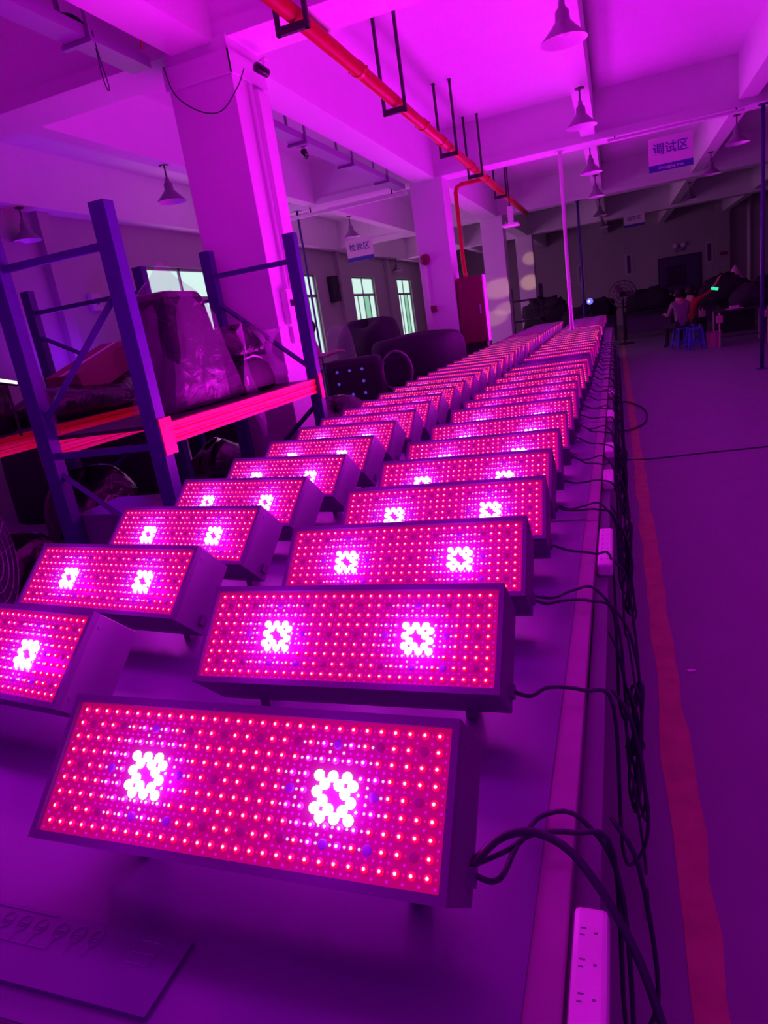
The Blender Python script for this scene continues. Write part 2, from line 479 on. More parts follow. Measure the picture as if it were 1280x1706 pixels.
for side, row in (('right', RROW), ('left', LROW)):
    for i, (x, y, yaw) in enumerate(row):
        o = fx if first else copy_tree(fx)
        first = False
        zt = {('right', 0): .013, ('right', 1): .0}.get((side, i), 0.0)
        o.location = (x, y - .070, TZ)
        o.rotation_euler = (0, 0, yaw)
        pos = ('nearest' if i == 0 else ordn(i) + ' from the near end')
        if i == len(row) - 1: pos = 'farthest of all'
        o['label'] = 'glowing red grow light panel in the %s row, %s' % (side, pos)
        o['category'] = 'grow light'
        o['group'] = 'grow light panels in the %s row' % side
        if side == 'right' and i == 14:      # this one is switched off
            o['label'] = 'dark unlit grow light panel in the right row, fifteenth from the near end'
            for ch in o.children_recursive:
                if ch.name.startswith(('led_board', 'led_array', 'white_led')):
                    ch.data = ch.data.copy()
                    for q in range(len(ch.data.materials)): ch.data.materials[q] = M['bezel']
                    if 'label' in ch: ch['label'] = 'unlit ring of LEDs'
            continue
        # the panel's own light
        t = min(1, max(0, (y - 4) / 6.0))
        colr = [a * (1 - t) + b * t for a, b in zip(PANEL_COL_NEAR, PANEL_COL_FAR)]
        ld = bpy.data.lights.new('panel_glow', 'AREA')
        ld.shape = 'RECTANGLE'; ld.size = .60; ld.size_y = .17
        ld.energy = PANEL_W; ld.color = colr
        lo = bpy.data.objects.new('panel_glow', ld); COL.objects.link(lo)
        lo.parent = o
        rot = Matrix((U, V, N)).transposed().to_4x4()
        rot.translation = loc(0, 0, .012)
        # area lamps shine along their -Z
        lo.matrix_local = rot @ Matrix.Rotation(PI, 4, 'X')
        if y < 4.6:
            for (cc, cr) in CL:
                a, b = led_xy(cc + .3, cr + .3)
                pd = bpy.data.lights.new('cluster_glow', 'POINT'); pd.energy = CLUSTER_W; pd.color = (.75, 0, 1.0); pd.shadow_soft_size = .012
                po = bpy.data.objects.new('cluster_glow', pd); COL.objects.link(po); po.parent = o; po.location = loc(a, b, .045)

# ------------------------------------------------------------------ benches under the lights
ty = .42; k = 0
while ty < 16.0:
    y1 = ty + 1.98
    t = thing('workbench', 'dark topped workbench under the grow lights, %s from the near end' % ordn(k) if k else 'dark topped workbench under the nearest grow lights', 'workbench', (-1.05, ty, 0), 0, 'workbenches in a line under the grow lights')
    boxobj('tabletop', M['tabletop'], (-.95, .95, 0, 1.98, .68, .706), t, .003)
    m_ = MB(); m_.prism([(-.94, .0), (.835, .0), (.835, .105), (.905, .105), (.905, 1.975), (-.94, 1.975)] if k == 0 else [(-.94, .0), (.905, .0), (.905, 1.975), (-.94, 1.975)], .7062, .71, 'z')
    m_.build('bench_mat', M['mat_black'], t)
    boxobj('edge_trunking', M['bezel'], (.951, .986, 0, 1.98, .60, .662), t)
    f = MB()
    f.box(.885, .915, .0, 1.98, .60, .679); f.box(-.945, -.915, .0, 1.98, .60, .679); f.box(-.90, .88, .02, .05, .60, .679); f.box(-.90, .88, 1.93, 1.96, .60, .679)
    f.build('apron', M['steel_dark'], t)
    for lx in (-.91, .87):
        for ly in (.03, 1.91):
            boxobj('leg', M['steel_dark'], (lx, lx + .04, ly, ly + .04, 0, .60), t)
    boxobj('lower_shelf', M['steel_dark'], (-.86, .86, .08, 1.90, .18, .20), t)
    ty = y1 + .01; k += 1

# printed card lying at the near end of the bench
cd = thing('printed_card_sheet', 'dark printed card sheet with line drawings at the near bench end', 'card sheet', (-1.0, .53, TZ))
boxobj('sheet', M['box_black'], (-.42, .40, -.072, .035, 0, .008), cd)
m_ = MB()
def stroke(pts, w=.0009, z=.0085):
    m_.tube([(p[0], p[1], z) for p in pts], w, 4)
sx = .045
for q in range(7):
    cx0 = sx + q * .033 + (.006 if q > 3 else 0); cy0 = .010
    m_ = MB(); ring = [(cx0 + .010 * math.cos(a * PI / 10), cy0 + .013 * math.sin(a * PI / 10)) for a in range(21)]
    stroke(ring); stroke([(cx0 - .008, cy0), (cx0 + .008, cy0)]); stroke([(cx0 - .006, cy0 - .004), (cx0 + .006, cy0 - .004)])
    stroke([(cx0, cy0 - .013), (cx0, cy0 - .029)])
    m_.build('printed_symbol', M['box_ink'], cd)
m_ = MB()
stroke([(-.02, -.020), (.045 + 4.2 * .033, -.020)]); stroke([(-.02, .030), (.045 + 3.5 * .033, .030)])
stroke([(.32, -.012), (.36, -.012), (.36, .022), (.32, .022), (.32, -.012)]); stroke([(.32, .004), (.36, .004)])
m_.build('printed_outline', M['box_ink'], cd)

# power strips on the bench edge
PS = [(.50, .29), (.80, .29), (1.98, .34), (2.95, .22), (3.55, .22), (4.6, .25), (5.7, .25)]
PL = ['nearest white power strip at the bench edge by the frame corner', 'white power strip just beyond the nearest one', 'white power strip on the bench edge beside the third light',
      'white power strip on the bench edge beside the sixth light', 'white power strip on the bench edge beside the eighth light', 'small white power strip farther down the bench edge', 'farthest white power strip on the bench edge']
PS[1] = (.505 - .30, .29)
PS = [(.20, .30), (.515, .22)] + PS[2:]
for i, (y0, ln) in enumerate(PS):
    t = thing('power_strip', PL[i], 'power strip', (-.073, y0, .663), 0, 'white power strips along the bench edge')
    boxobj('strip_body', M['white_plastic'], (-.022, .024, 0, ln, 0, .042), t, .008)
    q = .04
    while q < ln - .03:
        m_ = MB()
        m_.box(-.012, -.006, q - .002, q, .0415, .0424); m_.box(-.011, -.004, q + .008, q + .010, .0415, .0424); m_.box(.006, .010, q + .002, q + .005, .0415, .0424)
        q += .045
        m_.build('socket', M['bezel'], t)

# ------------------------------------------------------------------ cables
def cable(pts, r, label, group=None, n=30, name='power_cable'):
    m_ = MB(); m_.tube(sweep(pts, n), r, 7)
    o = m_.build(name, M['cable'], smooth=True)
    return tag(o, label, 'cable', group)
random.seed(11)
for i, (x, y, yaw) in enumerate(RROW):
    if i > 25: break
    ys_ = y + .02
    z0 = TZ + .16
    xs = x + HW + .012
    sag = random.uniform(.25, .55)
    xo = random.uniform(-.055, .0)
    dy = random.uniform(-.06, .10)
    if i == 0:
        pts = [(xs - .012, ys_ - .066, TZ + .085), (-.19, .76, TZ + .07), (-.14, .79, TZ + .055), (-.08, .765, TZ + .03), (-.01, .70, .65), (.04, .60, .50), (.065, .52, .34), (.07, .45, .18), (.10, .40, .008)]
        cable(pts, .0062, 'thick black cable arching over the bench edge down to the floor', None, 48)
    lb = 'black power cable of the %s right-row panel drooping over the bench edge' % ordn(i)
    z0 = TZ + .075
    pts = [(xs - .012, ys_ - .066, z0), (xs + .022, ys_ - .05, TZ + .055), (-.17, ys_ + .02 + dy * .5, TZ + .022), (-.10, ys_ + dy, TZ + .020), (-.04 + xo * .2, ys_ + dy + .02, TZ - .03),
           (-.035 + xo * .4, ys_ + dy + .03, TZ - sag), (-.015 + xo * .3, ys_ + dy + .05, TZ - sag - .06), (.01, ys_ + dy + .07, TZ - sag + .03), (-.01, ys_ + dy + .09, TZ - .12), (-.05, ys_ + dy + .12, TZ - .05)]
    cable(pts, .0042, lb, 'power cables hanging from the right-row panels', 45)
    if i % 2 == 0:
        pts = [(xs - .012, ys_ - .06, z0 + .006), (xs + .03, ys_ + .04, TZ + .03), (-.15, ys_ + .12, TZ + .016), (-.09, ys_ + .12, TZ + .018), (-.035, ys_ + .10, TZ - .10), (-.03, ys_ + .02, TZ - .45), (-.02, ys_ - .05, .25), (.0, ys_ - .08, .012), (.0, ys_ - .25, .012)]
        cable(pts, .004, 'black mains lead beside the %s right-row panel running to the floor' % ordn(i), 'mains leads running to the floor', 40, 'mains_lead')
# coiled bundles hanging from the edge
for k, (y0, zb, r0, lb) in enumerate(((.56, .42, .05, 'bundled black cables tied with a plug beside the nearest bench leg'), (1.62, .30, .07, 'looped coil of black cable hanging beside the third light'),
                                      (2.75, .36, .06, 'coil of black cable hanging midway along the bench'), (4.1, .36, .06, 'far coil of black cable hanging under the bench edge'))):
    m_ = MB()
    for q in range(5):
        w = r0 * (.5 + .12 * q)
        loop = []
        for a in range(25):
            an = 2 * PI * a / 24
            loop.append((-.02 + .012 * math.sin(an * 2 + q) + q * .006, y0 + w * .6 * math.cos(an) + random.uniform(-.002, .002), zb + (.17 + .012 * q) * math.sin(an)))
        m_.tube(loop, .0042, 6, cap=False)
    m_.tube([(-.02, y0 - .015, zb + .02), (-.0, y0 + .015, zb + .02)], .02, 8)
    m_.tube([(-.02, y0, zb + .16), (-.04, y0 + .02, .60), (-.061, y0 + .03, .645)], .004, 6)
    tag(m_.build('cable_coil', M['cable'], smooth=True), lb, 'cable coil', 'coiled cables under the bench edge')
t = thing('mains_plug', 'black moulded adapter hanging among cables at the near bench edge', 'plug', (-.015, .47, .55))
boxobj('plug_body', M['black_plastic'], (-.04, .035, -.03, .03, -.06, .0), t, .006)
m_ = MB(); m_.tube([(-.0, 0, 0), (-.01, .02, .06), (-.02, .06, .12)], .006, 6); m_.build('plug_lead', M['cable'], t)
m_ = MB(); m_.tube(sweep([(-.03, 6.25, .006), (.25, 6.22, .006), (.7, 6.30, .006), (1.2, 6.37, .006), (2.4, 6.6, .006), (3.4, 6.7, .006)], 30), .006, 6)
tag(m_.build('floor_cable', M['cable'], smooth=True), 'thin black cable crossing the walkway floor', 'cable')
m_ = MB(); m_.tube(sweep([(-.05, 9.6, .02), (.10, 9.5, .02), (.27, 8.8, .02), (.25, 8.0, .02), (.10, 7.6, .02), (-.05, 7.55, .02)], 30), .009, 6)
tag(m_.build('cable_loop', M['cable'], smooth=True), 'black cable loop sticking out over the yellow line', 'cable')
m_ = MB(); m_.prism([(0, 0), (.02, .004), (.032, .014), (.012, .018), (-.004, .01)], .001, .006, 'z')
o = m_.build('paper_scrap', M['white_plastic']); o.location = (.197, 2.56, 0); tag(o, 'tiny white paper scrap on the walkway floor', 'litter')

# ------------------------------------------------------------------ red fire pipe and its hangers
t = thing('fire_pipe', 'red overhead fire pipe running along the hall with a branch at the second column', 'pipe', (-1.92, 3, 3.56))
m_ = MB(); m_.tube([(0, -1.5, 0), (0, 14.5, 0)], .057, 16); m_.build('main_pipe', M['pipe_red'], t, smooth=True)
for yy in (.45, 1.25, 3.0, 5.05, 5.9, 7.7, 9.0):
    m_ = MB(); m_.tube([(0, yy - .03, 0), (0, yy + .03, 0)], .066, 16); m_.box(-.085, .085, yy - .012, yy + .012, -.012, .012)
    m_.build('pipe_coupling', M['pipe_red'], t)
m_ = MB(); m_.tube([(0, 9.05, 0), (-.42, 9.05, 0), (-.50, 9.05, -.03), (-.53, 9.05, -.10), (-.53, 9.05, -1.2), (-.50, 8.95, -1.40), (-.45, 8.75, -1.48), (-.45, 8.68, -1.5)], .035, 12); m_.build('branch_pipe', M['pipe_red'], t, smooth=True)
PH = [(4.72, 'nearest'), (6.98, 'second'), (9.3, 'third'), (11.1, 'fourth'), (13.6, 'fifth')]
for yy, nm in PH:
    h = thing('pipe_hanger', 'black steel U-shaped pipe hanger on the red pipe, %s from the near end' % nm if nm != 'nearest' else 'nearest black steel U-shaped hanger holding the red pipe', 'pipe hanger', (-1.92, yy, ZC), 0, 'black hangers on the red pipe')
    for s in (-1, 1):
        m_ = MB(); m_.box(s * .105 - .014, s * .105 + .014, -.016, .016, -.86, 0); m_.box(s * .105 - .02, s * .105 + .02, -.03, .03, -.012, 0)
        m_.build('hanger_rod', M['steel_dark'], h)
    boxobj('cross_bar', M['steel_dark'], (-.12, .12, -.018, .018, -.86, -.81), h)

# ------------------------------------------------------------------ cable tray
def tray(label, y0, y1, x=-3.19, z=3.55):
    t = thing('cable_tray', label, 'cable tray', (x, y0, z))
    m_ = MB()
    m_.box(-.085, -.075, 0, y1 - y0, 0, .07); m_.box(.075, .085, 0, y1 - y0, 0, .07); m_.box(-.085, .085, 0, y1 - y0, -.004, 0)
    m_.build('channel', M['tray_steel'], t)
    yy = .5
    while yy < y1 - y0:
        m_ = MB()
        for s in (-1, 1): m_.box(s * .10 - .012, s * .10 + .012, yy - .012, yy + .012, -.03, ZC - z)
        m_.box(-.12, .12, yy - .02, yy + .02, -.034, -.006)
        m_.build('tray_hanger', M['tray_steel'], t)
        yy += 1.45
    return t
tray('cable tray hung under the ceiling before the nearest column', 2.2, 4.80)
tray('long cable tray hung between the first two columns', 5.5, 11.30)
m_ = MB(); m_.tube(sweep([(-3.12, 4.75, 3.66), (-3.05, 4.70, 3.80), (-2.98, 4.80, 3.82), (-2.93, 4.86, 3.66)], 16), .008, 6)
tag(m_.build('red_wire', M['pipe_red'], smooth=True), 'short red wire arching from the cable tray to the column', 'wire')
m_ = MB(); m_.tube(sweep([(-3.05, 4.87, 3.56), (-2.98, 4.84, 3.35), (-2.80, 4.83, 3.20), (-2.62, 4.83, 3.16), (-2.47, 4.85, 3.28), (-2.44, 4.95, 3.42)], 26), .005, 6)
tag(m_.build('hanging_wire', M['cable'], smooth=True), 'thin black wire looping across the front of the nearest column', 'wire')
m_ = MB(); m_.tube(sweep([(-3.10, 4.2, 3.60), (-3.09, 4.2, 3.45), (-3.075, 4.21, 3.28), (-3.09, 4.21, 3.26), (-3.10, 4.2, 3.34), (-3.10, 4.2, 3.5)], 22), .004, 5)
tag(m_.build('wire_loop', M['cable'], smooth=True), 'thin wire loop dangling from the near cable tray', 'wire')
m_ = MB(); m_.tube(sweep([(-3.2, 3.9, 3.60), (-3.16, 4.1, 3.66), (-3.19, 4.35, 3.64), (-3.17, 4.7, 3.64)], 16), .022, 8)
tag(m_.build('tray_cable_bundle', M['cable'], smooth=True), 'black cable bundle lying in the near tray', 'cable')

# things on the nearest column
t = thing('column_collar', 'flat metal band around the top of the nearest column', 'band', (-2.79, 5.15, 3.40))
m_ = MB()
for b in ((-.285, .285, -.27, -.252, 0, .15), (.272, .288, -.27, .27, 0, .15)): m_.box(*b)
m_.build('band', M['plaster'], t)
t = thing('vertical_trunking', 'white vertical cable trunking on the aisle face of the nearest column', 'trunking', (-2.519, 5.0, 0))
boxobj('trunking_cover', M['plaster'], (0, .04, .20, .38, 1.9, 3.36), t, .004)
m_ = MB(); m_.tube([(.02, .12, 1.9), (.02, .12, 3.38)], .016, 8); m_.build('conduit', M['plaster'], t)
def cctv(loc_, rz, label):
    t = thing('security_camera', label, 'camera', loc_, rz)
    m_ = MB(); m_.lathe([(.0, -.06), (.032, -.055), (.036, .05), (.03, .06), (0, .062)], n=14, mx=Matrix.Rotation(PI / 2 - .3, 3, 'X')); m_.build('camera_body', M['black_plastic'], t, smooth=True)
    m_ = MB(); m_.tube([(0, .02, .02), (0, .04, .07)], .01, 8); m_.box(-.035, .035, .02, .06, .07, .085); m_.build('bracket', M['white_plastic'], t)
    return t
cctv((-2.42, 5.2, 3.47), -.4, 'small black security camera at the top of the nearest column')
cctv((-3.19, 7.6, 3.462), .2, 'black security camera under the tray behind the nearest column')
t = thing('socket_box', 'white switch box on the aisle face of the nearest column', 'switch box', (-2.519, 5.02, 1.62))
boxobj('enclosure', M['white_plastic'], (0, .06, .0, .13, 0, .26), t, .006)
boxobj('switch', M['black_plastic'], (.06, .068, .035, .085, .14, .19), t)
boxobj('lower_socket', M['white_plastic'], (0, .035, .05, .13, -.15, -.02), t, .004)

# second column: alarm bell, call point, cabinet
t = thing('alarm_bell', 'round red alarm bell on the second column', 'alarm bell', (-2.95, 11.395, 2.44))
m_ = MB(); m_.lathe([(0, .06), (.05, .055), (.085, .03), (.09, 0)], n=20, mx=Matrix.Rotation(PI / 2, 3, 'X')); m_.build('bell_dome', M['red_cab'], t, smooth=True)
t = thing('call_point', 'small red fire call point low on the second column', 'call point', (-2.90, 11.395, 1.64))
boxobj('call_point_box', M['red_cab'], (-.05, .05, -.04, 0, -.05, .05), t, .006)
m_ = MB(); m_.tube([(-2.95, 11.385, .9), (-2.95, 11.385, 2.35)], .012, 6); tag(m_.build('conduit', M['plaster']), 'thin white conduit running down the second column to the alarm bell', 'conduit')
t = thing('fire_cabinet', 'tall red fire hose cabinet beside the second column', 'cabinet', (-2.28, 11.62, 0))
boxobj('cabinet_body', M['red_cab'], (-.22, .22, -.13, .13, .98, 2.06), t, .008)
dr = boxobj('cabinet_door', M['red_cab'], (-.20, .20, -.145, -.13, 1.0, 2.04), t, .004)
boxobj('door_handle', M['steel'], (.14, .16, -.165, -.145, 1.45, 1.60), dr)
boxobj('cabinet_side_panel', M['plaster'], (.22, .235, -.13, .13, .98, 2.06), t)
boxobj('cabinet_plinth', M['steel_dark'], (-.20, .20, -.11, .11, 0, .98), t)

# steel pole between beam and light row, others farther
def pole(x, y, r, z1, label, m):
    zb = TZ if -1.9 < x < -.15 and y < 16 else 0
    z1 -= zb
    t = thing('steel_pole', label, 'pole', (x, y, zb))
    m_ = MB(); m_.tube([(0, 0, 0), (0, 0, z1)], r, 12); m_.build('tube', m, t, smooth=True)
    m_ = MB(); m_.box(-.07, .07, -.07, .07, 0, .01); m_.box(-.06, .06, -.06, .06, z1 - .01, z1); m_.build('flange', m, t)
pole(-.70, 11.65, .028, ZB, 'bright steel pole standing on the bench among the far light panels', M['white_plastic'])
pole(2.05, 11.6, .028, ZB, 'dark steel pole on the right beside the walkway', M['blue_post'])
pole(-.75, 17.9, .03, ZB, 'thin dark pole beyond the far end of the light rows', M['blue_post'])
pole(-5.2, 11.6, .02, ZB, 'thin pole hanging beside the small left sign', M['blue_post'])

# ------------------------------------------------------------------ pendant lamps
lampP = None
LAMPS = [((-.27, 5.95, 3.72), 'cone shaded pendant lamp nearest the viewer, above the light rows'), ((-.27, 8.85, 3.72), 'cone pendant lamp above the rows, just before the second beam'),
         ((-.27, 12.2, 3.72), 'cone pendant lamp above the rows, just past the second beam'), ((-.27, 15.2, 3.72), 'cone pendant lamp above the rows, before the third beam'),
         ((-.27, 19.0, 3.72), 'cone pendant lamp above the far rows, past the third beam'), ((-.27, 22.5, 3.72), 'farthest cone pendant lamp over the central line'),
         ((1.84, 12.4, 3.72), 'cone pendant lamp on the right behind the hanging sign'), ((1.84, 15.4, 3.72), 'cone pendant lamp right of the hanging sign, farther off'), ((1.84, 19.4, 3.72), 'small far cone pendant lamp over the walkway'),
         ((-4.87, 7.35, 3.66), 'cone pendant lamp left of the nearest column'), ((-4.87, 13.3, 3.66), 'cone pendant lamp between the first two columns'), ((-4.87, 20.2, 3.66), 'small cone pendant lamp seen right of the second column'),
         ((-7.0, 7.2, 3.60), 'cone pendant lamp at the far left by the window wall'), ((-6.98, 23.0, 3.60), 'tiny cone pendant lamp by the farthest window')]
for p, lb in LAMPS:
    if lampP is None:
        t = thing('pendant_lamp', lb, 'lamp', p, 0, 'cone shaded pendant lamps on the beams')
        m_ = MB(); m_.lathe([(.05, -.012), (.055, 0)], n=14); m_.tube([(0, 0, 0), (0, 0, -.14)], .009, 8); m_.build('stem', M['steel_dark'], t)
        m_ = MB(); m_.lathe([(.022, -.13), (.026, -.17), (.05, -.20), (.055, -.27), (.06, -.275)], n=16); m_.build('lamp_holder', M['shade'], t, smooth=True)
        m_ = MB(); m_.lathe([(.06, -.27), (.095, -.31), (.168, -.385), (.173, -.395)], n=28)
        m_.f = m_.f[:-2]; m_.mi = m_.mi[:-2]
        o = m_.build('lamp_shade', M['shade'], t, smooth=True)
        m_ = MB(); m_.lathe([(.055, -.273), (.093, -.314), (.166, -.389), (.173, -.395)], n=28); m_.f = m_.f[:-2]; m_.mi = m_.mi[:-2]
        m_.build('shade_lining', M['shade_in'], t, smooth=True)
        m_ = MB(); m_.lathe([(.02, -.27), (.03, -.29), (.045, -.325), (.035, -.355), (0, -.37)], n=14); m_.build('bulb', M['bulb'], t, smooth=True)
        lampP = t
    else:
        t = copy_tree(lampP); t.location = p; t['label'] = lb

# ------------------------------------------------------------------ hanging signs
def text_mesh(body, size, m, parent, x, y, z, name, sx=1.0):
    cu = bpy.data.curves.new(name, 'FONT'); cu.body = body; cu.size = size; cu.align_x = 'CENTER'; cu.align_y = 'CENTER'; cu.extrude = .001
    cu.offset = size * .012
    to = bpy.data.objects.new(name, cu); COL.objects.link(to)
    bpy.context.view_layer.update()
    me = bpy.data.meshes.new_from_object(to.evaluated_get(bpy.context.evaluated_depsgraph_get()))
    bpy.data.objects.remove(to)
    me.materials.clear(); me.materials.append(m)
    o = bpy.data.objects.new(name, me); COL.objects.link(o); o.parent = parent
    o.location = (x, y, z); o.rotation_euler = (PI / 2, 0, 0); o.scale = (sx, 1, 1)
    return o
def sign(locp, w, h, body, sub, label, ztop):
    t = thing('hanging_sign', label, 'sign', locp)
    boxobj('sign_board', M['sign_white'], (-w / 2, w / 2, -.008, .008, -h * .30, h * .5), t)
    boxobj('blue_strip', M['sign_blue'], (-w / 2, w / 2, -.009, .009, -h * .5, -h * .30), t)
    text_mesh(body, h * .36, M['sign_blue'], t, 0, -.0095, h * .13, 'lettering')
    if sub: text_mesh(sub, h * .12, M['sign_white'], t, 0, -.0105, -h * .40, 'small_lettering')
    for s in (-1, 1):
        m_ = MB(); m_.tube([(s * w * .45, 0, h * .5), (s * w * .45, 0, ztop - locp[2])], .003, 5); m_.build('hanging_wire', M['steel'], t)
sign((.85, 11.5, 3.27), .593, .45, '调试区', 'Debugging area', 'large white hanging sign with blue Chinese characters over the walkway', ZB)
sign((.665, 24.06, 3.49), .62, .38, '组装区', '', 'small dim hanging sign far off under the last beam', ZB)
sign((-5.10, 14.3, 3.12), .60, .44, '检验区', '', 'white and blue hanging sign in front of the windows on the left', ZC)

# ------------------------------------------------------------------ storage racks
def rack_frame(parent, y, x0, x1, up):
    # two posts joined by horizontals and diagonals
    for x in (x0, x1):
        m_ = MB()
        m_.box(x - .045, x + .045, y - .035, y - .029, 0, 2.25)
        m_.box(x - .045, x - .037, y - .029, y + .035, 0, 2.25); m_.box(x + .037, x + .045, y - .029, y + .035, 0, 2.25)
        m_.box(x - .037, x - .018, y + .029, y + .035, 0, 2.25); m_.box(x + .018, x + .037, y + .029, y + .035, 0, 2.25)
        q = .08
        while q < 2.2:
            for dx in (-.018, .018): m_.box(x + dx - .006, x + dx + .006, y - .0365, y - .035, q, q + .028)
            q += .075
        m_.build('upright_post', M['blue_post'], parent)
        boxobj('foot_plate', M['blue_post'], (x - .06, x + .06, y - .05, y + .05, 0, .006), parent)
    for z in (.28, 1.08, 2.06):
        boxobj('horizontal_tie', M['blue_post'], (x0 + .04, x1 - .04, y - .012, y + .012, z - .018, z + .018), parent)
    zz = ((1.85, 1.28), (.98, .45)) if up else ((1.28, 1.85), (.45, .98))
    for j, (za, zb) in enumerate(zz):
        if j: za, zb = zb, za
        # za at x1 (front), zb at x0 (back)
        m_ = MB(); m_.tube([(x0 + .03, y, zb), (x1 - .03, y, za)], .019, 4); m_.build('diagonal_brace', M['blue_post'], parent)
def rack(label, xf, xb, yy):
    t = thing('storage_rack', label, 'rack', (0, 0, 0), 0, 'blue and orange storage racks')
    for i, y in enumerate(yy): rack_frame(t, y, xb, xf, i % 2 == 0)
    for a, b in zip(yy[:-1], yy[1:]):
        for x, s in ((xf, 1), (xb, -1)):
            xx = x + s * .0
            m_ = MB()
            y0, y1 = a + .037, b - .037
            prof = [(xx - .022, 1.075), (xx + .022, 1.075), (xx + .022, 1.095), (xx + .014, 1.100), (xx + .014, 1.112), (xx + .022, 1.117), (xx + .022, 1.138), (xx + .014, 1.143), (xx + .014, 1.155), (xx + .022, 1.160), (xx + .022, 1.185), (xx - .022, 1.185)]
            m_.prism(prof, y0, y1, 'y')
            m_.build('shelf_beam', M['orange_beam'], t)
            for yq, d in ((a, 1), (b, -1)):
                bx = (x + .0455, x + .052) if s > 0 else (x - .052, x - .0455)
                boxobj('beam_bracket', M['orange_beam'], (bx[0], bx[1], yq - .03, yq + .04 * d + .03 if d > 0 else yq + .03, 1.03, 1.22), t)
        boxobj('shelf_board', M['steel_dark'], (xb + .023, xf - .023, a + .04, b - .04, 1.165, 1.185), t)
    return t
rack('blue rack with orange beams nearest the light rows, in front of the column', -2.24, -2.97, (2.80, 4.79))
rack('second blue rack standing behind the nearer one', -3.64, -4.86, (2.80, 4.82, 6.85))
SZ = 1.186

def blob(name, m, dims, locp, label, cat, seed=0, bumps=.12, rz=0, group=None, flat=True, parent=None, nseg=20, nring=12, boxy=.6):
    # rounded, lumpy covered shape resting on its base
    rnd = random.Random(seed)
    ph = [rnd.uniform(0, 6.28) for _ in range(8)]
    m_ = MB(); vs = []
    for j in range(nring + 1):
        th = (PI / 2) * j / nring
        for k in range(nseg):
            an = 2 * PI * k / nseg
            c, s_ = math.cos(an), math.sin(an)
            sc = (abs(c) ** (2 / boxy / 2.2) + abs(s_) ** (2 / boxy / 2.2)) if False else (abs(c) ** 3 + abs(s_) ** 3) ** (1 / 3.0)
            rr = (math.cos(th) ** boxy) / sc
            w = 1 + bumps * (math.sin(3 * an + ph[0] + 2 * th) * .5 + math.sin(5 * an + ph[1] - 3 * th) * .35 + math.sin(9 * an + ph[2] + 5 * th) * .15)
            zz = math.sin(th) ** (boxy) * (1 + bumps * .5 * math.sin(2 * an + ph[3])) * (1 + (rnd.uniform(-.12, .12) if name in ('machine_heap', 'equipment') and 0 < j < nring else 0))
            if name in ('machine_heap', 'equipment') and 0 < j < nring: w *= 1 + rnd.uniform(-.13, .13)
            vs.append((dims[0] / 2 * c * rr * w, dims[1] / 2 * s_ * rr * w, dims[2] * zz))
    fs = []
    for j in range(nring):
        for k in range(nseg):
            k2 = (k + 1) % nseg
            fs.append((j * nseg + k, j * nseg + k2, (j + 1) * nseg + k2, (j + 1) * nseg + k))
    fs.append(tuple(range(nseg - 1, -1, -1)))
    m_.add(vs, fs)
    o = m_.build(name, m, parent, smooth=True)
    o.location = locp; o.rotation_euler = (0, 0, rz)
    if label: tag(o, label, cat, group)
    return o

# --- goods on the near rack
t = thing('wrapped_machine', 'tall black machine under clear film with a pointed top on the near rack shelf', 'wrapped machine', (-2.60, 3.62, SZ))
m_ = MB()
lv = [(0, .17, .26), (.30, .17, .25), (.50, .16, .22), (.66, .15, .19), (.70, .13, .17)]
vs = []
for z, hx, hy in lv: vs += [(-hx, -hy, z), (hx, -hy, z), (hx, hy, z), (-hx, hy, z)]
fs = [(3, 2, 1, 0)] + [(4 * i + k, 4 * i + (k + 1) % 4, 4 * i + 4 + (k + 1) % 4, 4 * i + 4 + k) for i in range(4) for k in range(4)] + [(16, 17, 18, 19)]
m_.add(vs, fs); m_.build('machine_body', M['film_dark'], t, bevel=.02)
m_ = MB(); rnd = random.Random(3)
rings = [(.88, .012, .012), (.80, .06, .07), (.70, .14, .18), (.55, .18, .25), (.35, .19, .29), (.15, .20, .36), (.01, .19, .42)]
vs = []; nn = 22
for j, (z, hx, hy) in enumerate(rings):
    for k in range(nn):
        an = 2 * PI * k / nn; c, s_ = math.cos(an), math.sin(an); sc = (abs(c) ** 4 + abs(s_) ** 4) ** .25
        w = 1 + .06 * math.sin(5 * an + j) + rnd.uniform(-.03, .03)
        vs.append((hx * c / sc * w, hy * s_ / sc * w + .03 + (.10 * (1 - z) ** 2 if s_ > 0 else 0), z))
fs = [((j + 1) * nn + k, (j + 1) * nn + (k + 1) % nn, j * nn + (k + 1) % nn, j * nn + k) for j in range(6) for k in range(nn)]
m_.add(vs, fs); m_.build('plastic_cover', M['film'], t, smooth=False)
m_ = MB()
vs = []; fs = []
for i in range(9):
    v_ = i / 8
    for k in range(5):
        u_ = k / 4
        vs.append((.24 + .03 * math.sin(7 * v_ + 3 * u_), .34 + .08 * u_ + .06 * v_ + .02 * math.sin(9 * v_), .42 - .72 * v_ + .1 * u_ * (1 - v_)))
fs = [(i * 5 + k, i * 5 + k + 1, (i + 1) * 5 + k + 1, (i + 1) * 5 + k) for i in range(8) for k in range(4)]
m_.add(vs, fs); o = m_.build('loose_film_tail', M['film'], t, smooth=True); sd = o.modifiers.new('thick', 'SOLIDIFY'); sd.thickness = .002

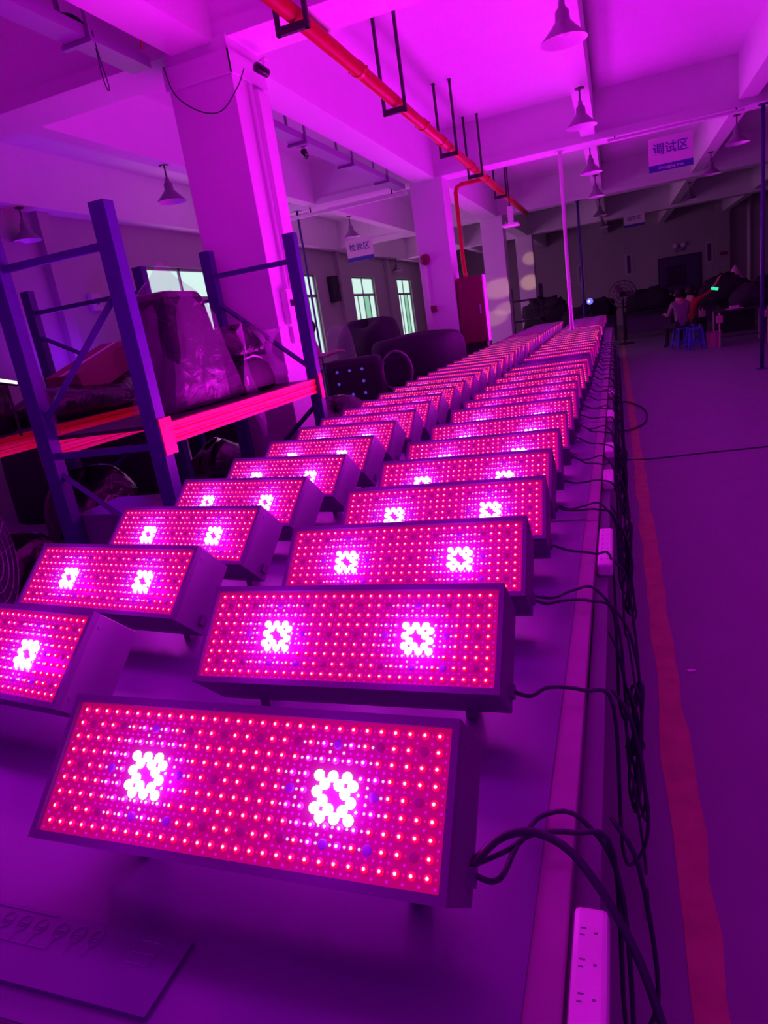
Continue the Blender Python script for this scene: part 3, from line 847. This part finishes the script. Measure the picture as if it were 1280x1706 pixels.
t = thing('black_machine', 'rounded black appliance with a small light patch on the near rack shelf', 'machine', (-2.58, 4.22, SZ))
m_ = MB()
m_.prism([(-.20, 0), (.26, 0), (.28, .08), (.22, .18), (.10, .235), (-.08, .24), (-.19, .17), (-.23, .07)], -.16, .17, 'x')
m_.build('appliance_body', M['black_plastic'], t, bevel=.025)
boxobj('bright_latch', M['white_plastic'], (.171, .176, -.16, -.14, .06, .12), t)
m_ = MB(); m_.tube([(.15, -.10, .235), (.16, .02, .25), (.15, .14, .225)], .006, 6); m_.build('handle', M['white_plastic'], t)
blob('black_bag', M['film_dark'], (.32, .50, .22), (-2.62, 4.36, SZ + .242), 'black bag wrapped in film lying on top of the black appliance', 'bag', 5, .2)
t = thing('film_bundle', 'crumpled clear plastic film sticking out beside the black bag on the near rack', 'plastic film', (-2.50, 4.58, SZ))
m_ = MB(); vs = []; rnd = random.Random(9)
for j in range(8):
    for k in range(10):
        an = PI * k / 9; z = .02 + .40 * j / 7
        r_ = .10 + .06 * math.sin(j * 1.1) + rnd.uniform(-.02, .02)
        vs.append((r_ * math.sin(an) * .8, r_ * math.cos(an), z + rnd.uniform(-.012, .012)))
m_.add(vs, [(j * 10 + k, j * 10 + k + 1, (j + 1) * 10 + k + 1, (j + 1) * 10 + k) for j in range(7) for k in range(9)])
o = m_.build('film', M['film'], t); sd = o.modifiers.new('thick', 'SOLIDIFY'); sd.thickness = .002

# --- goods on the second rack shelf
mx = Matrix.Rotation(math.radians(-16), 4, 'X')
t = thing('carton', 'reddish brown carton tilted on the wrapped bundle of the second rack', 'carton', (-3.98, 4.42, SZ + .32))
boxobj('box_body', M['carton'], (-.16, .16, -.36, .36, -.10, .10), t, .004, mx=Matrix.Rotation(math.radians(17), 4, 'X'))
boxobj('tape', M['white_plastic'], (-.02, .02, -.361, .361, .1005, .1015), t, mx=Matrix.Rotation(math.radians(17), 4, 'X'))
t = thing('carton', 'upright pale carton behind the tilted one on the second rack', 'carton', (-4.22, 5.15, SZ))
boxobj('box_body', M['carton'], (-.12, .14, -.18, .22, 0, .46), t, .004)
boxobj('tape', M['white_plastic'], (-.01, .03, -.181, .221, .455, .461), t)
blob('wrapped_bundle', M['film_dark'], (.52, 1.25, .24), (-3.98, 4.25, SZ), 'low black bundle in crumpled plastic wrap on the second rack shelf', 'bundle', 8, .16)
blob('wrapped_bundle', M['film_dark'], (.45, .55, .55), (-4.05, 3.20, SZ), 'tall dark wrapped bundle at the left end of the second rack shelf', 'bundle', 12, .16)
m_ = MB(); vs = []
for j in range(12):
    for k in range(7):
        u_ = k / 6 - .5; v_ = j / 11
        vs.append((-.02 + .04 * math.sin(8 * u_ + 3 * v_), .16 * u_ * (1 - .6 * v_) + .10 * math.sin(2 * v_), .85 * (1 - v_) - .12))
m_.add(vs, [(j * 7 + k, j * 7 + k + 1, (j + 1) * 7 + k + 1, (j + 1) * 7 + k) for j in range(11) for k in range(6)])
o = m_.build('hanging_film', M['film'], smooth=True); o.location = (-3.50, 3.30, SZ + .0); sd = o.modifiers.new('thick', 'SOLIDIFY'); sd.thickness = .003
tag(o, 'whitish strip of plastic film hanging down beside the left rack post', 'plastic film')

# --- things on the floor under and beside the racks
t = thing('drum_fan', 'large round floor fan lying in shade under the near rack, at the left edge', 'fan', (-3.3, 2.35, 0), .5)
m_ = MB(); m_.lathe([(.30, -.14), (.335, -.13), (.34, .13), (.30, .14)], (0, 0, .62), 28, mx=Matrix.Rotation(PI / 2, 3, 'Y')); m_.build('fan_drum', M['bezel'], t)
m_ = MB()
for rr in (.06, .12, .18, .24, .30): m_.tube([(.145, rr * math.cos(a * PI / 12), .62 + rr * math.sin(a * PI / 12)) for a in range(25)], .004, 4, cap=False)
for a in range(12): m_.tube([(.145, .03 * math.cos(a * PI / 6), .62 + .03 * math.sin(a * PI / 6)), (.145, .31 * math.cos(a * PI / 6), .62 + .31 * math.sin(a * PI / 6))], .003, 4)
m_.build('fan_guard', M['steel'], t)
m_ = MB()
for q in range(3):
    for s in range(6):
        a = q * 2 * PI / 3; m_.box(-.01 + .01 * s, .0 + .01 * s, -.05, .05, .05 + .035 * s, .09 + .035 * s, mx=Matrix.Translation((0, 0, .62)) @ Matrix.Rotation(a, 4, 'X'))
m_.build('blade', M['steel'], t)
m_ = MB(); m_.tube([(0, -.25, 0), (0, -.25, .35)], .015, 8); m_.tube([(0, .25, 0), (0, .25, .35)], .015, 8); m_.tube([(0, -.35, .015), (0, .35, .015)], .015, 8); m_.build('fan_stand', M['steel_dark'], t)
blob('sack', M['film_dark'], (.7, .9, .55), (-2.75, 3.75, 0), 'dark plastic wrapped sack on the floor beneath the near rack', 'sack', 21, .14)
blob('sack', M['film_dark'], (.6, .7, .75), (-3.95, 4.0, 0), 'dark sack on the floor beneath the second rack', 'sack', 22, .14)
blob('sack', M['film_dark'], (.75, .8, .85), (-2.62, 5.95, 0), 'lumpy dark sack behind the near rack beside the column', 'sack', 23, .18)
t = thing('carton', 'closed carton with a pale label on the floor beneath the near rack', 'carton', (-2.75, 3.05, 0))
boxobj('box_body', M['bezel'], (-.25, .22, -.2, .2, 0, .72), t, .005)
boxobj('paper_label', M['paper'], (.2205, .222, -.08, .06, .55, .66), t)

# violet lamp on the left wall side
t = thing('violet_strip_light', 'lit violet strip light low by the window wall behind the racks', 'light', (-6.75, 7.3, 1.25))
boxobj('lamp_body', M['black_plastic'], (-.03, .05, -.5, .5, -.06, .0), t)
boxobj('lit_strip', M['glow_blue'], (-.02, .03, -.48, .48, .0, .012), t)
m_ = MB(); m_.tube([(.01, -.3, -.06), (.01, -.3, -1.25)], .015, 8); m_.tube([(.01, .3, -.06), (.01, .3, -1.25)], .015, 8); m_.build('stand', M['steel_dark'], t)
pd = bpy.data.lights.new('violet_glow', 'AREA'); pd.shape = 'RECTANGLE'; pd.size = .06; pd.size_y = .96; pd.energy = 22; pd.color = (.22, 0, 1)
po = bpy.data.objects.new('violet_glow', pd); COL.objects.link(po); po.parent = t; po.location = (0, 0, .03); po.rotation_euler = (0, PI + .5, 0)
t = thing('work_light', 'small bright violet tube at the far left edge behind the rack post', 'light', (-3.50, 3.12, 1.53), .3)
m_ = MB(); m_.tube([(0, -.13, .01), (0, .10, -.03)], .014, 10); m_.build('lit_tube', M['glow_white'], t, smooth=True)
m_ = MB(); m_.tube([(0, -.14, -.002), (0, .11, -.04)], .011, 8); m_.tube([(-.0, 0, -.02), (-.0, 0, -.345)], .008, 6); m_.build('tube_holder', M['steel_dark'], t)
t = thing('wall_box', 'small switch box on the wall left of the first window', 'switch box', (XL, 8.25, 2.45))
boxobj('enclosure', M['paper'], (0, .08, -.10, .10, -.12, .12), t, .01); boxobj('switch', M['black_plastic'], (.08, .09, -.03, .03, -.04, .04), t)
for yy, nm in ((7.6, 'left of the switch box'), (13.3, 'before the second window'), (17.9, 'left of the third window'), (22.2, 'left of the narrow window')):
    m_ = MB(); m_.box(XL, XL + .12, yy - .10, yy + .10, 0, 3.6)
    struct('trim_3', m_, M['wall'], 'shallow wall pilaster ' + nm)
m_ = MB(); m_.box(XL, XL + .2, 17.1, 17.45, 2.3, 2.95); tag(m_.build('wall_speaker', M['dark_cloth'], bevel=.01), 'dark speaker box on the window wall left of the third window', 'speaker')

# ------------------------------------------------------------------ middle distance, left of the rows
t = thing('covered_pallets', 'long dark fabric-covered stack in front of the second column', 'covered stack', (-2.75, 9.6, 0))
blob('cover', M['dark_cloth'], (1.25, 1.7, 1.31), (0, 0, 0), None, None, 31, .03, parent=t, boxy=.16, nseg=32)
t = thing('covered_machine', 'tall lumpy dark machine under a cover left of the second column', 'covered machine', (-3.98, 11.0, 0))
blob('cover', M['dark_cloth'], (1.05, 1.1, 1.58), (0, 0, 0), None, None, 33, .10, parent=t, boxy=.30, nseg=32)
t = thing('dotted_speaker', 'black padded case with a grid of small blue dots beside the left row', 'speaker case', (-3.22, 8.15, 0), .25)
boxobj('case_body', M['dark_cloth'], (-.36, .36, -.25, .25, 0, 1.16), t, .08)
for a in range(3):
    for b in range(3):
        if (a, b) != (1, 1):
            m_ = MB(); m_.lathe([(.0, .012), (.018, .008), (.02, 0)], (-.20 + .16 * a, -.252, .72 + .15 * b), 8, mx=Matrix.Rotation(PI / 2, 3, 'X')); m_.build('blue_dot', M['dim_blue'], t)
t = thing('office_chair', 'dark chair with a pale round frame beside the dotted case', 'chair', (-2.52, 7.75, 0), -.3)
m_ = MB(); m_.tube([(.22 * math.cos(a * PI / 8), 0, .95 + .24 * math.sin(a * PI / 8)) for a in range(17)], .014, 6, cap=False); m_.build('back_frame', M['shirt_grey'], t)
boxobj('backrest', M['dark_cloth'], (-.17, .17, -.02, .02, .78, 1.12), t, .02); boxobj('seat', M['dark_cloth'], (-.22, .22, -.40, .04, .42, .50), t, .03)
for a in (-.18, .18):
    for b in (-.36, .0):
        m_ = MB(); m_.tube([(a, b, .42), (a, b, 0)], .014, 6); m_.build('leg', M['steel_dark'], t)
m_ = MB(); m_.tube([(-.18, 0, .5), (-.18, 0, .95)], .012, 6); m_.tube([(.18, 0, .5), (.18, 0, .95)], .012, 6); m_.build('back_post', M['steel_dark'], t)
blob('clear_bag', M['film'], (.40, .35, .48), (-3.86, 9.35, 1.101), 'clear plastic bag of white parts beside the person at the left', 'bag', 41, .15)
t = thing('side_table', 'low dark table carrying the clear bag beside the standing person', 'table', (-3.86, 9.35, 0))
boxobj('tabletop', M['steel_dark'], (-.24, .24, -.24, .24, 1.06, 1.10), t)
for a in (-.2, .2):
    for b in (-.2, .2): boxobj('leg', M['steel_dark'], (a - .02, a + .02, b - .02, b + .02, 0, 1.06), t)

# ------------------------------------------------------------------ people
def person(name, locp, rz, J, label, shirt, trousers, hair_r=.1, s=1.0):
    # J: joint dict -> (co, radius, parent)
    keys = list(J.keys()); idx = {k: i for i, k in enumerate(keys)}
    co = [Vector(J[k][0]) for k in keys]; ed = [(idx[k], idx[J[k][2]]) for k in keys if J[k][2]]
    rad = [J[k][1] for k in keys]
    # five short fingers on each hand
    for sd in 'lr':
        h = co[idx['hand_' + sd]]; w = co[idx['wrist_' + sd]]
        d = (h - w).normalized(); side = d.cross(Vector((0, 0, 1)))
        if side.length < .1: side = Vector((0, 1, 0))
        side.normalize(); dn = d.cross(side).normalized()
        for q, (o_, ln) in enumerate(((-.030, .055), (-.010, .070), (.011, .066), (.031, .052))):
            b = len(co); co.append(h + side * o_ + d * .012); rad.append(.011); ed.append((b, idx['hand_' + sd]))
            co.append(h + side * o_ + d * (.02 + ln * .6) + dn * .008); rad.append(.009); ed.append((b + 1, b))
            co.append(h + side * o_ + d * (.015 + ln) + dn * .026); rad.append(.008); ed.append((b + 2, b + 1))
        b = len(co); co.append(h - side * .045 - d * .01); rad.append(.012); ed.append((b, idx['hand_' + sd]))
        co.append(h - side * .060 + d * .035); rad.append(.009); ed.append((b + 1, b))
    me = bpy.data.meshes.new(name + '_bones'); me.from_pydata(co, ed, []); me.update()
    o = bpy.data.objects.new(name + '_bones', me); COL.objects.link(o)
    sk = o.modifiers.new('skin', 'SKIN'); sk.use_smooth_shade = True
    lay = me.skin_vertices[0].data if me.skin_vertices else None
    if lay is None:
        bpy.context.view_layer.objects.active = o
        bm_ = __import__('bmesh').new(); bm_.from_mesh(me); bm_.verts.layers.skin.verify(); bm_.to_mesh(me); bm_.free()
        lay = me.skin_vertices[0].data
    for i, v in enumerate(lay):
        v.radius = (rad[i], rad[i]); v.use_root = (i == 0)
    sb = o.modifiers.new('sub', 'SUBSURF'); sb.levels = 2; sb.render_levels = 2
    bpy.context.view_layer.update()
    m2 = bpy.data.meshes.new_from_object(o.evaluated_get(bpy.context.evaluated_depsgraph_get()))
    m2.materials.clear()
    for mm in (M['skin'], shirt, trousers): m2.materials.append(mm)
    hip = co[idx['pelvis']]
    part = {}
    for i, k in enumerate(keys):
        part[i] = 2 if k.startswith(('knee', 'ankle', 'hip', 'foot', 'pelvis')) else (0 if k.startswith(('head', 'neck', 'wrist', 'hand', 'face')) else 1)
    segs = [(a, b) for a, b in ed]
    for p in m2.polygons:
        c = p.center; best = 9; bp_ = 1
        for a, b in segs:
            A, B = co[a], co[b]; L2 = (B - A).length_squared
            t_ = max(0, min(1, (c - A).dot(B - A) / L2)) if L2 > 0 else 0
            dd = (A + (B - A) * t_ - c).length
            if dd < best:
                best = dd
                ka = part.get(a, 0); kb = part.get(b, 0)
                bp_ = kb if t_ > .55 else ka
                if (ka, kb) in ((1, 2), (2, 1)): bp_ = 1 if (A + (B - A) * t_).z > hip.z + .02 else 2
        p.material_index = bp_; p.use_smooth = True
    bpy.data.objects.remove(o)
    root = thing('person', label, 'person', locp, rz)
    bo = bpy.data.objects.new('body', m2); COL.objects.link(bo); bo.parent = root
    hd = co[idx['head']]
    m_ = MB(); m_.lathe([(.0, .135), (.06, .125), (.098, .075), (.106, .02), (.098, -.03), (.075, -.07)], (hd.x, hd.y - .018, hd.z), 16)
    m_.f = m_.f[:-1]; m_.mi = m_.mi[:-1]
    m_.build('hair', M['hair'], root, smooth=True)
    m_ = MB()
    f = Vector((0, 1, 0))
    m_.dome(hd + f * .098 + Vector((0, 0, -.015)), Vector((1, 0, 0)), Vector((0, 0, 1)), f, .016, .025, 8)
    for sx_ in (-1, 1): m_.dome(hd + Vector((sx_ * .102, .0, -.01)), Vector((0, 1, 0)), Vector((0, 0, 1)), Vector((sx_, 0, 0)), .024, .014, 8)
    m_.build('nose_and_ears', M['skin'], root, smooth=True)
    m_ = MB()
    for sx_ in (-1, 1): m_.dome(hd + f * .094 + Vector((sx_ * .034, 0, .012)), Vector((1, 0, 0)), Vector((0, 0, 1)), f, .010, .006, 8)
    m_.box(hd.x - .022, hd.x + .022, hd.y + .094, hd.y + .100, hd.z - .056, hd.z - .050)
    m_.build('eyes_and_mouth', M['hair'], root, smooth=True)
    return root
def joints(sit=False, armL='down', armR='down', lean=0.0):
    # person faces +y, x is across
    z0 = .50 if sit else .95
    J = {}
    J['pelvis'] = ((0, 0, z0), .135, None)
    J['spine'] = ((0, lean * .4, z0 + .20), .125, 'pelvis')
    J['chest'] = ((0, lean * .8, z0 + .40), .145, 'spine')
    J['neck'] = ((0, lean, z0 + .56), .058, 'chest')
    J['head'] = ((0, lean + .02, z0 + .68), .095, 'neck')
    J['headtop'] = ((0, lean + .015, z0 + .75), .085, 'head')
    for sd, s_ in (('l', -1), ('r', 1)):
        J['shoulder_' + sd] = ((s_ * .17, lean * .85, z0 + .48), .062, 'chest')
        mode = armL if sd == 'l' else armR
        sh = Vector((s_ * .17, lean * .85, z0 + .48))
        if mode == 'down': e = sh + Vector((s_ * .05, -.02, -.29)); w = e + Vector((0, .08, -.25)); h = w + Vector((0, .03, -.08))
        elif mode == 'forward': e = sh + Vector((s_ * .05, .10, -.25)); w = e + Vector((-s_ * .05, .24, .03)); h = w + Vector((-s_ * .01, .08, .01))
        else: e = sh + Vector((s_ * .22, .10, .12)); w = e + Vector((s_ * .14, .08, .20)); h = w + Vector((s_ * .03, .02, .08))
        J['elbow_' + sd] = (e, .042, 'shoulder_' + sd); J['wrist_' + sd] = (w, .028, 'elbow_' + sd); J['hand_' + sd] = (h, .034, 'wrist_' + sd)
        if sit:
            J['hip_' + sd] = ((s_ * .10, .03, z0 - .01), .095, 'pelvis'); J['knee_' + sd] = ((s_ * .16, .42, z0 + .0), .062, 'hip_' + sd)
            J['ankle_' + sd] = ((s_ * .16, .40, .09), .042, 'knee_' + sd); J['foot_' + sd] = ((s_ * .17, .54, .04), .038, 'ankle_' + sd)
        else:
            J['hip_' + sd] = ((s_ * .10, 0, z0 - .10), .095, 'pelvis'); J['knee_' + sd] = ((s_ * .11, .02, .50), .062, 'hip_' + sd)
            J['ankle_' + sd] = ((s_ * .12, 0, .09), .044, 'knee_' + sd); J['foot_' + sd] = ((s_ * .13, .14, .04), .038, 'ankle_' + sd)
    return J
person('person', (-4.55, 9.85, 0), -1.2, joints(False, 'forward', 'forward'), 'person in a pale pink shirt standing beyond the racks beside the column', M['shirt_pink'], M['trousers'])
person('person', (1.36, 16.75, 0), .35, joints(True, 'forward', 'forward', .08), 'person in a grey shirt sitting with their back turned near the blue stool', M['shirt_grey'], M['trousers'])
person('person', (1.62, 17.7, 0), -.5, joints(True, 'forward', 'up', .05), 'person in a dark red shirt sitting at the far bench with one arm raised', M['shirt_red'], M['trousers'])

def stool(locp, rz, label, m):
    t = thing('plastic_stool', label, 'stool', locp, rz, 'blue plastic stools')
    m_ = MB(); m_.prism([(-.14, -.14), (.14, -.14), (.14, .14), (-.14, .14)], .42, .45, 'z'); m_.build('seat', m, t, bevel=.01)
    for a in (-1, 1):
        for b in (-1, 1):
            m_ = MB(); m_.tube([(a * .12, b * .12, .425), (a * .165, b * .165, 0)], .022, 6); m_.build('leg', m, t)
    m_ = MB()
    for a in (-1, 1): m_.box(-.14, .14, a * .15 - .008, a * .15 + .008, .11, .15); m_.box(a * .15 - .008, a * .15 + .008, -.14, .14, .11, .15)
    m_.build('leg_brace', m, t)
    return t
stool((1.56, 16.05, 0), .1, 'empty blue plastic stool on the floor at the far right', M['stool_blue'])
stool((1.36, 16.75, 0), .35, 'blue plastic stool under the seated person in grey', M['stool_blue'])
stool((1.62, 17.7, 0), -.5, 'blue plastic stool under the seated person in dark red', M['stool_blue'])
t = thing('waste_basket', 'pink plastic basket on the floor beside the empty blue stool', 'basket', (1.93, 16.1, 0))
m_ = MB(); m_.lathe([(.12, 0), (.16, .30), (.17, .31), (.155, .30), (.115, .012)], n=18); m_.build('basket_body', M['basket'], t)

def worktable(locp, w, d, h, label, cap=True):
    t = thing('work_table', label, 'table', locp, 0, 'work tables at the far right')
    boxobj('tabletop', M['steel_dark'], (0, w, 0, d, h - .03, h), t)
    for a in (.03, w - .03):
        for b in (.03, d - .03):
            m_ = MB(); m_.tube([(a, b, h - .03), (a, b, 0)], .016, 8); l = m_.build('leg', M['shirt_pink'], t)
            if b < .1 and cap:
                boxobj('leg_cover', M['basket'], (a - .06, a + .06, b - .04, b + .04, h - .24, h - .09), t, .01)
    m_ = MB(); m_.tube([(.03, .03, .2), (w - .03, .03, .2)], .01, 6); m_.build('foot_rail', M['steel_dark'], t)
    return t
worktable((1.98, 15.8, 0), .95, 1.0, .74, 'cluttered work table with pink leg covers, nearest at the right edge')
worktable((1.95, 18.45, 0), 1.5, .8, .78, 'work table behind the seated people at the far right')
worktable((3.1, 14.6, 0), 1.6, .9, .74, 'work table cut off by the right edge of the view')
t = thing('paper_stack', 'loose pinkish papers on the nearest right table', 'papers', (2.25, 16.0, .741))
boxobj('paper', M['shirt_pink'], (-.1, .22, -.08, .1, 0, .012), t); boxobj('paper', M['shirt_pink'], (-.02, .15, -.05, .12, .012, .06), t)
blob('machine_heap', M['dark_cloth'], (1.1, .6, .62), (2.5, 18.85, .781), 'black heap of equipment on the table behind the seated people', 'equipment', 51, .2)
blob('machine_heap', M['dark_cloth'], (1.3, .8, .68), (3.95, 15.1, .741), 'black heap of equipment at the right edge of the view', 'equipment', 52, .2)
blob('machine_heap', M['dark_cloth'], (.7, .6, .42), (2.66, 16.4, .741), 'low black equipment on the nearest right table', 'equipment', 53, .2)
t = thing('lit_phone', 'phone with a bright green screen at the far right bench', 'phone', (2.02, 16.6, 1.19))
boxobj('phone_body', M['black_plastic'], (-.08, .08, 0, .01, -.035, .035), t, mx=Matrix.Rotation(.25, 4, 'Y'))
boxobj('screen', M['screen_green'], (-.072, .072, -.002, -.0005, -.03, .03), t, mx=Matrix.Rotation(.25, 4, 'Y'))
m_ = MB(); m_.tube([(0, .012, -.03), (.0, .06, -.449)], .008, 6); m_.build('stand', M['steel_dark'], t)
t = thing('white_tarp', 'pale draped sheet with a peak behind the black equipment at the right', 'sheet', (2.88, 19.8, 0))
m_ = MB(); m_.lathe([(.42, .95), (.30, 1.15), (.16, 1.35), (.04, 1.60), (0, 1.64)], n=12); m_.build('sheet', M['shirt_pink'], t)
boxobj('stand', M['steel_dark'], (-.4, .4, -.3, .3, 0, .95), t)

# pedestal fan
t = thing('pedestal_fan', 'large round black pedestal fan beyond the far end of the light rows', 'fan', (.18, 20, 0))
m_ = MB(); m_.lathe([(.34, -.06), (.36, 0), (.34, .06)], (0, 0, 1.34), 26, mx=Matrix.Rotation(PI / 2, 3, 'X')); m_.f = m_.f[:-2]; m_.mi = m_.mi[:-2]
for rr in (.08, .16, .25): m_.tube([(rr * math.cos(a * PI / 12), -.07, 1.34 + rr * math.sin(a * PI / 12)) for a in range(25)], .006, 4, cap=False)
for a in range(14): m_.tube([(0, -.075, 1.34), (.35 * math.cos(a * PI / 7), -.03, 1.34 + .35 * math.sin(a * PI / 7))], .004, 4)
m_.build('fan_guard', M['steel_dark'], t)
for q in range(3):
    m_ = MB(); m_.box(.04, .29, -.008, .008, -.07, .07, mx=Matrix.Translation((0, 0, 1.34)) @ Matrix.Rotation(q * 2 * PI / 3, 4, 'Y') @ Matrix.Rotation(.4, 4, 'X')); m_.build('blade', M['shade'], t)
m_ = MB(); m_.tube([(0, .1, 0), (0, .1, 1.34)], .025, 8); m_.lathe([(.25, 0), (.24, .03), (.03, .05)], (0, .1, 0), 18); m_.tube([(0, -.02, 1.34), (0, .16, 1.34)], .07, 10); m_.build('fan_stand', M['steel_dark'], t)

# dark benches and equipment across the far end
FB = [(-3.6, 19.0, 1.5, .95), (-2.0, 21.5, 1.4, 1.5), (-.6, 22.5, 1.2, 1.25), (.9, 22.0, 1.4, 1.32), (-5.4, 20.5, 1.6, .95), (2.3, 23.5, 1.6, 1.1), (4.2, 21.0, 1.6, 1.25), (-1.0, 18.9, .8, 1.15)]
FBN = ['behind the third column', 'with a tall frame, left of the bright pole', 'right of the bright pole', 'behind the pedestal fan', 'under the far windows', 'below the display board', 'behind the right tables', 'just past the end of the rows']
for i, ((x, y, w, h), nm) in enumerate(zip(FB, FBN)):
    t = thing('equipment_bench', 'dark bench piled with equipment ' + nm, 'bench', (x, y, 0), 0, 'dark equipment benches at the far end')
    boxobj('benchtop', M['steel_dark'], (-w / 2, w / 2, -.35, .35, .72, .76), t)
    for a in (-1, 1):
        for b in (-1, 1): boxobj('leg', M['steel_dark'], (a * (w / 2 - .05) - .025, a * (w / 2 - .05) + .025, b * .3 - .025, b * .3 + .025, 0, .72), t)
    blob('equipment', M['dark_cloth'], (w * .9, .6, h - .76), (0, 0, .76), None, None, 60 + i, .22, parent=t)
    boxobj('back_panel', M['bezel'], (-w / 2, w / 2, .28, .31, .1, .70), t)
t = thing('open_shelving', 'tall dark open frame standing between the far columns', 'frame', (-2.35, 19.6, 0))
for a in (-.42, .42):
    for b in (-.25, .25): boxobj('post', M['steel_dark'], (a - .03, a + .03, b - .03, b + .03, 0, 1.95), t)
boxobj('top_board', M['steel_dark'], (-.45, .45, -.28, .28, 1.55, 1.60), t); boxobj('shelf_board', M['steel_dark'], (-.45, .45, -.28, .28, 1.0, 1.05), t)
t = thing('blue_indicator_lamp', 'small bright blue lamp seen right beside the bright pole', 'lamp', (-.62, 18.3, 1.30))
m_ = MB(); m_.lathe([(0, .02), (.05, .015), (.08, 0)], n=14, mx=Matrix.Rotation(PI / 2, 3, 'X')); m_.build('lens', M['glow_blue'], t)
m_ = MB(); m_.lathe([(0, .04), (.025, .03), (.03, 0)], (-.02, -.01, .0), 10, mx=Matrix.Rotation(PI / 2, 3, 'X')); m_.build('hot_spot', M['glow_white'], t)
m_ = MB(); m_.tube([(0, .01, 0), (0, .03, -1.30)], .012, 6); m_.build('stand', M['steel_dark'], t)
t = thing('bracket_lamp', 'pale bluish T-shaped bracket lamp hanging before the third column', 'lamp', (-1.74, 13.3, 2.93))
boxobj('bracket', M['shade_in'], (-.05, .05, -.03, .03, .0, .30), t, .01); boxobj('plate', M['shade_in'], (-.16, .14, -.16, .16, -.04, .0), t, .01)
m_ = MB(); m_.tube([(0, 0, .3), (0, 0, 1.37)], .012, 6); m_.build('drop_rod', M['steel_dark'], t)

# back wall fittings
t = thing('display_board', 'dark glossy display board on the far wall', 'board', (2.47, YB, 1.7))
boxobj('board_frame', M['black_plastic'], (-.80, .80, -.05, 0, -.70, .70), t, .01); boxobj('board_face', M['poster'], (-.74, .74, -.056, -.05, -.64, .64), t); boxobj('dark_panel', M['black_plastic'], (-.5, .25, -.06, -.056, -.45, .35), t)
for x, z, h, nm in ((.57, 2.38, .84, 'in the middle of the far wall'), (3.56, 2.34, .80, 'right of the display board'), (-1.32, 2.29, .84, 'on the far wall beside the bright pole')):
    t = thing('wall_notice', 'narrow framed notice ' + nm, 'notice', (x, YB, z), 0, 'narrow notices on the far wall')
    boxobj('notice_frame', M['paper'], (-.16, .16, -.02, 0, -h / 2, h / 2), t); boxobj('notice_print', M['poster'], (-.06, .07, -.024, -.02, -h / 2 + .08, h / 2 - .08), t)
t = thing('red_wall_plate', 'small red plate on the far wall at the right', 'plate', (4.03, 30.35, 2.2)); boxobj('plate', M['red_cab'], (-.13, .13, -.02, 0, -.06, .06), t)
t = thing('emergency_light', 'twin headed emergency light above the display board', 'emergency light', (2.46, YB, 2.66))
boxobj('unit_body', M['shade'], (-.16, .16, -.10, 0, -.12, .06), t, .01)
for s_ in (-1, 1):
    m_ = MB(); m_.lathe([(.05, -.03), (.09, .05), (.08, .06), (0, .062)], (s_ * .15, -.10, .12), 14, mx=Matrix.Rotation(PI / 2, 3, 'X')); m_.build('lamp_head', M['shade_in'], t)
m_ = MB(); m_.tube([(4.95, YB - .08, 0), (4.95, YB - .08, ZC)], .07, 12); o = m_.build('drain_pipe', M['white_plastic'], smooth=True); tag(o, 'white vertical drain pipe on the far wall at the right', 'pipe')
# fluorescent trunking under the second beam, left part
t = thing('light_trunking', 'thin white lighting trunking slung under the second beam left of its column', 'trunking', (-4.9, 11.5, 3.50))
boxobj('trunking_body', M['plaster'], (-1.5, 1.75, -.04, .04, 0, .05), t)
for a in (-1.3, 0, 1.5): boxobj('hanger', M['steel_dark'], (a - .01, a + .01, -.01, .01, .05, .14), t)
t = thing('light_trunking', 'thin white trunking under the second beam above the walkway sign', 'trunking', (.9, 11.47, 3.58))
boxobj('trunking_body', M['plaster'], (-.9, .9, -.03, .03, 0, .035), t)
for a in (-.8, .8): boxobj('hanger', M['steel_dark'], (a - .01, a + .01, -.01, .01, .035, .06), t)
# added out-of-view lamp and narrow spots, putting warm patches on the far columns
t = thing('added_warm_lamp', 'added lamp stand out of view at the right, for warm column patches', 'lamp', (5.6, 12.5, 0))
m_ = MB(); m_.tube([(0, 0, 0), (0, 0, 2.3)], .02, 8); m_.build('stand', M['steel_dark'], t)
m_ = MB(); m_.lathe([(.03, -.08), (.10, .06)], (0, 0, 2.35), 16); m_.build('lamp_head', M['shade'], t)  # head of the added lamp
for tx, ty_, tz, e_, an_ in ((-2.72, 17.6, 1.95, 1500, 3.4), (-2.62, 17.6, 1.45, 1100, 2.2), (-2.95, 17.6, 1.25, 1100, 2.6), (-2.70, 24.0, 2.15, 2800, 2.4), (-2.62, 24.0, 2.9, 2000, 2.0)):
    sp = bpy.data.lights.new('added_warm_spot', 'SPOT'); sp.energy = e_; sp.color = (1.0, .60, .35); sp.spot_size = math.radians(an_); sp.spot_blend = .6; sp.shadow_soft_size = .03
    so = bpy.data.objects.new('added_warm_spot', sp); COL.objects.link(so)
    d_ = Vector((tx, ty_, tz)) - Vector((5.38, 12.6, 2.40))
    so.location = (5.38, 12.6, 2.40); so.rotation_euler = d_.to_track_quat('-Z', 'Y').to_euler()

blob('covered_pallets', M['dark_cloth'], (1.7, 1.9, .95), (-5.85, 6.2, 0), 'low dark covered stack on the floor behind the second rack', 'covered stack', 71, .06, boxy=.25)
blob('covered_pallets', M['dark_cloth'], (1.4, 1.6, 1.15), (-5.5, 8.8, 0), 'dark covered stack below the first window', 'covered stack', 72, .06, boxy=.25)
blob('sack', M['film_dark'], (.6, .8, .62), (-3.88, 5.75, 0), 'dark sack on the floor under the far bay of the second rack', 'sack', 73, .15)
blob('sack', M['film_dark'], (.6, .7, .50), (-3.95, 3.15, 0), 'small dark sack at the near end under the second rack', 'sack', 74, .15)
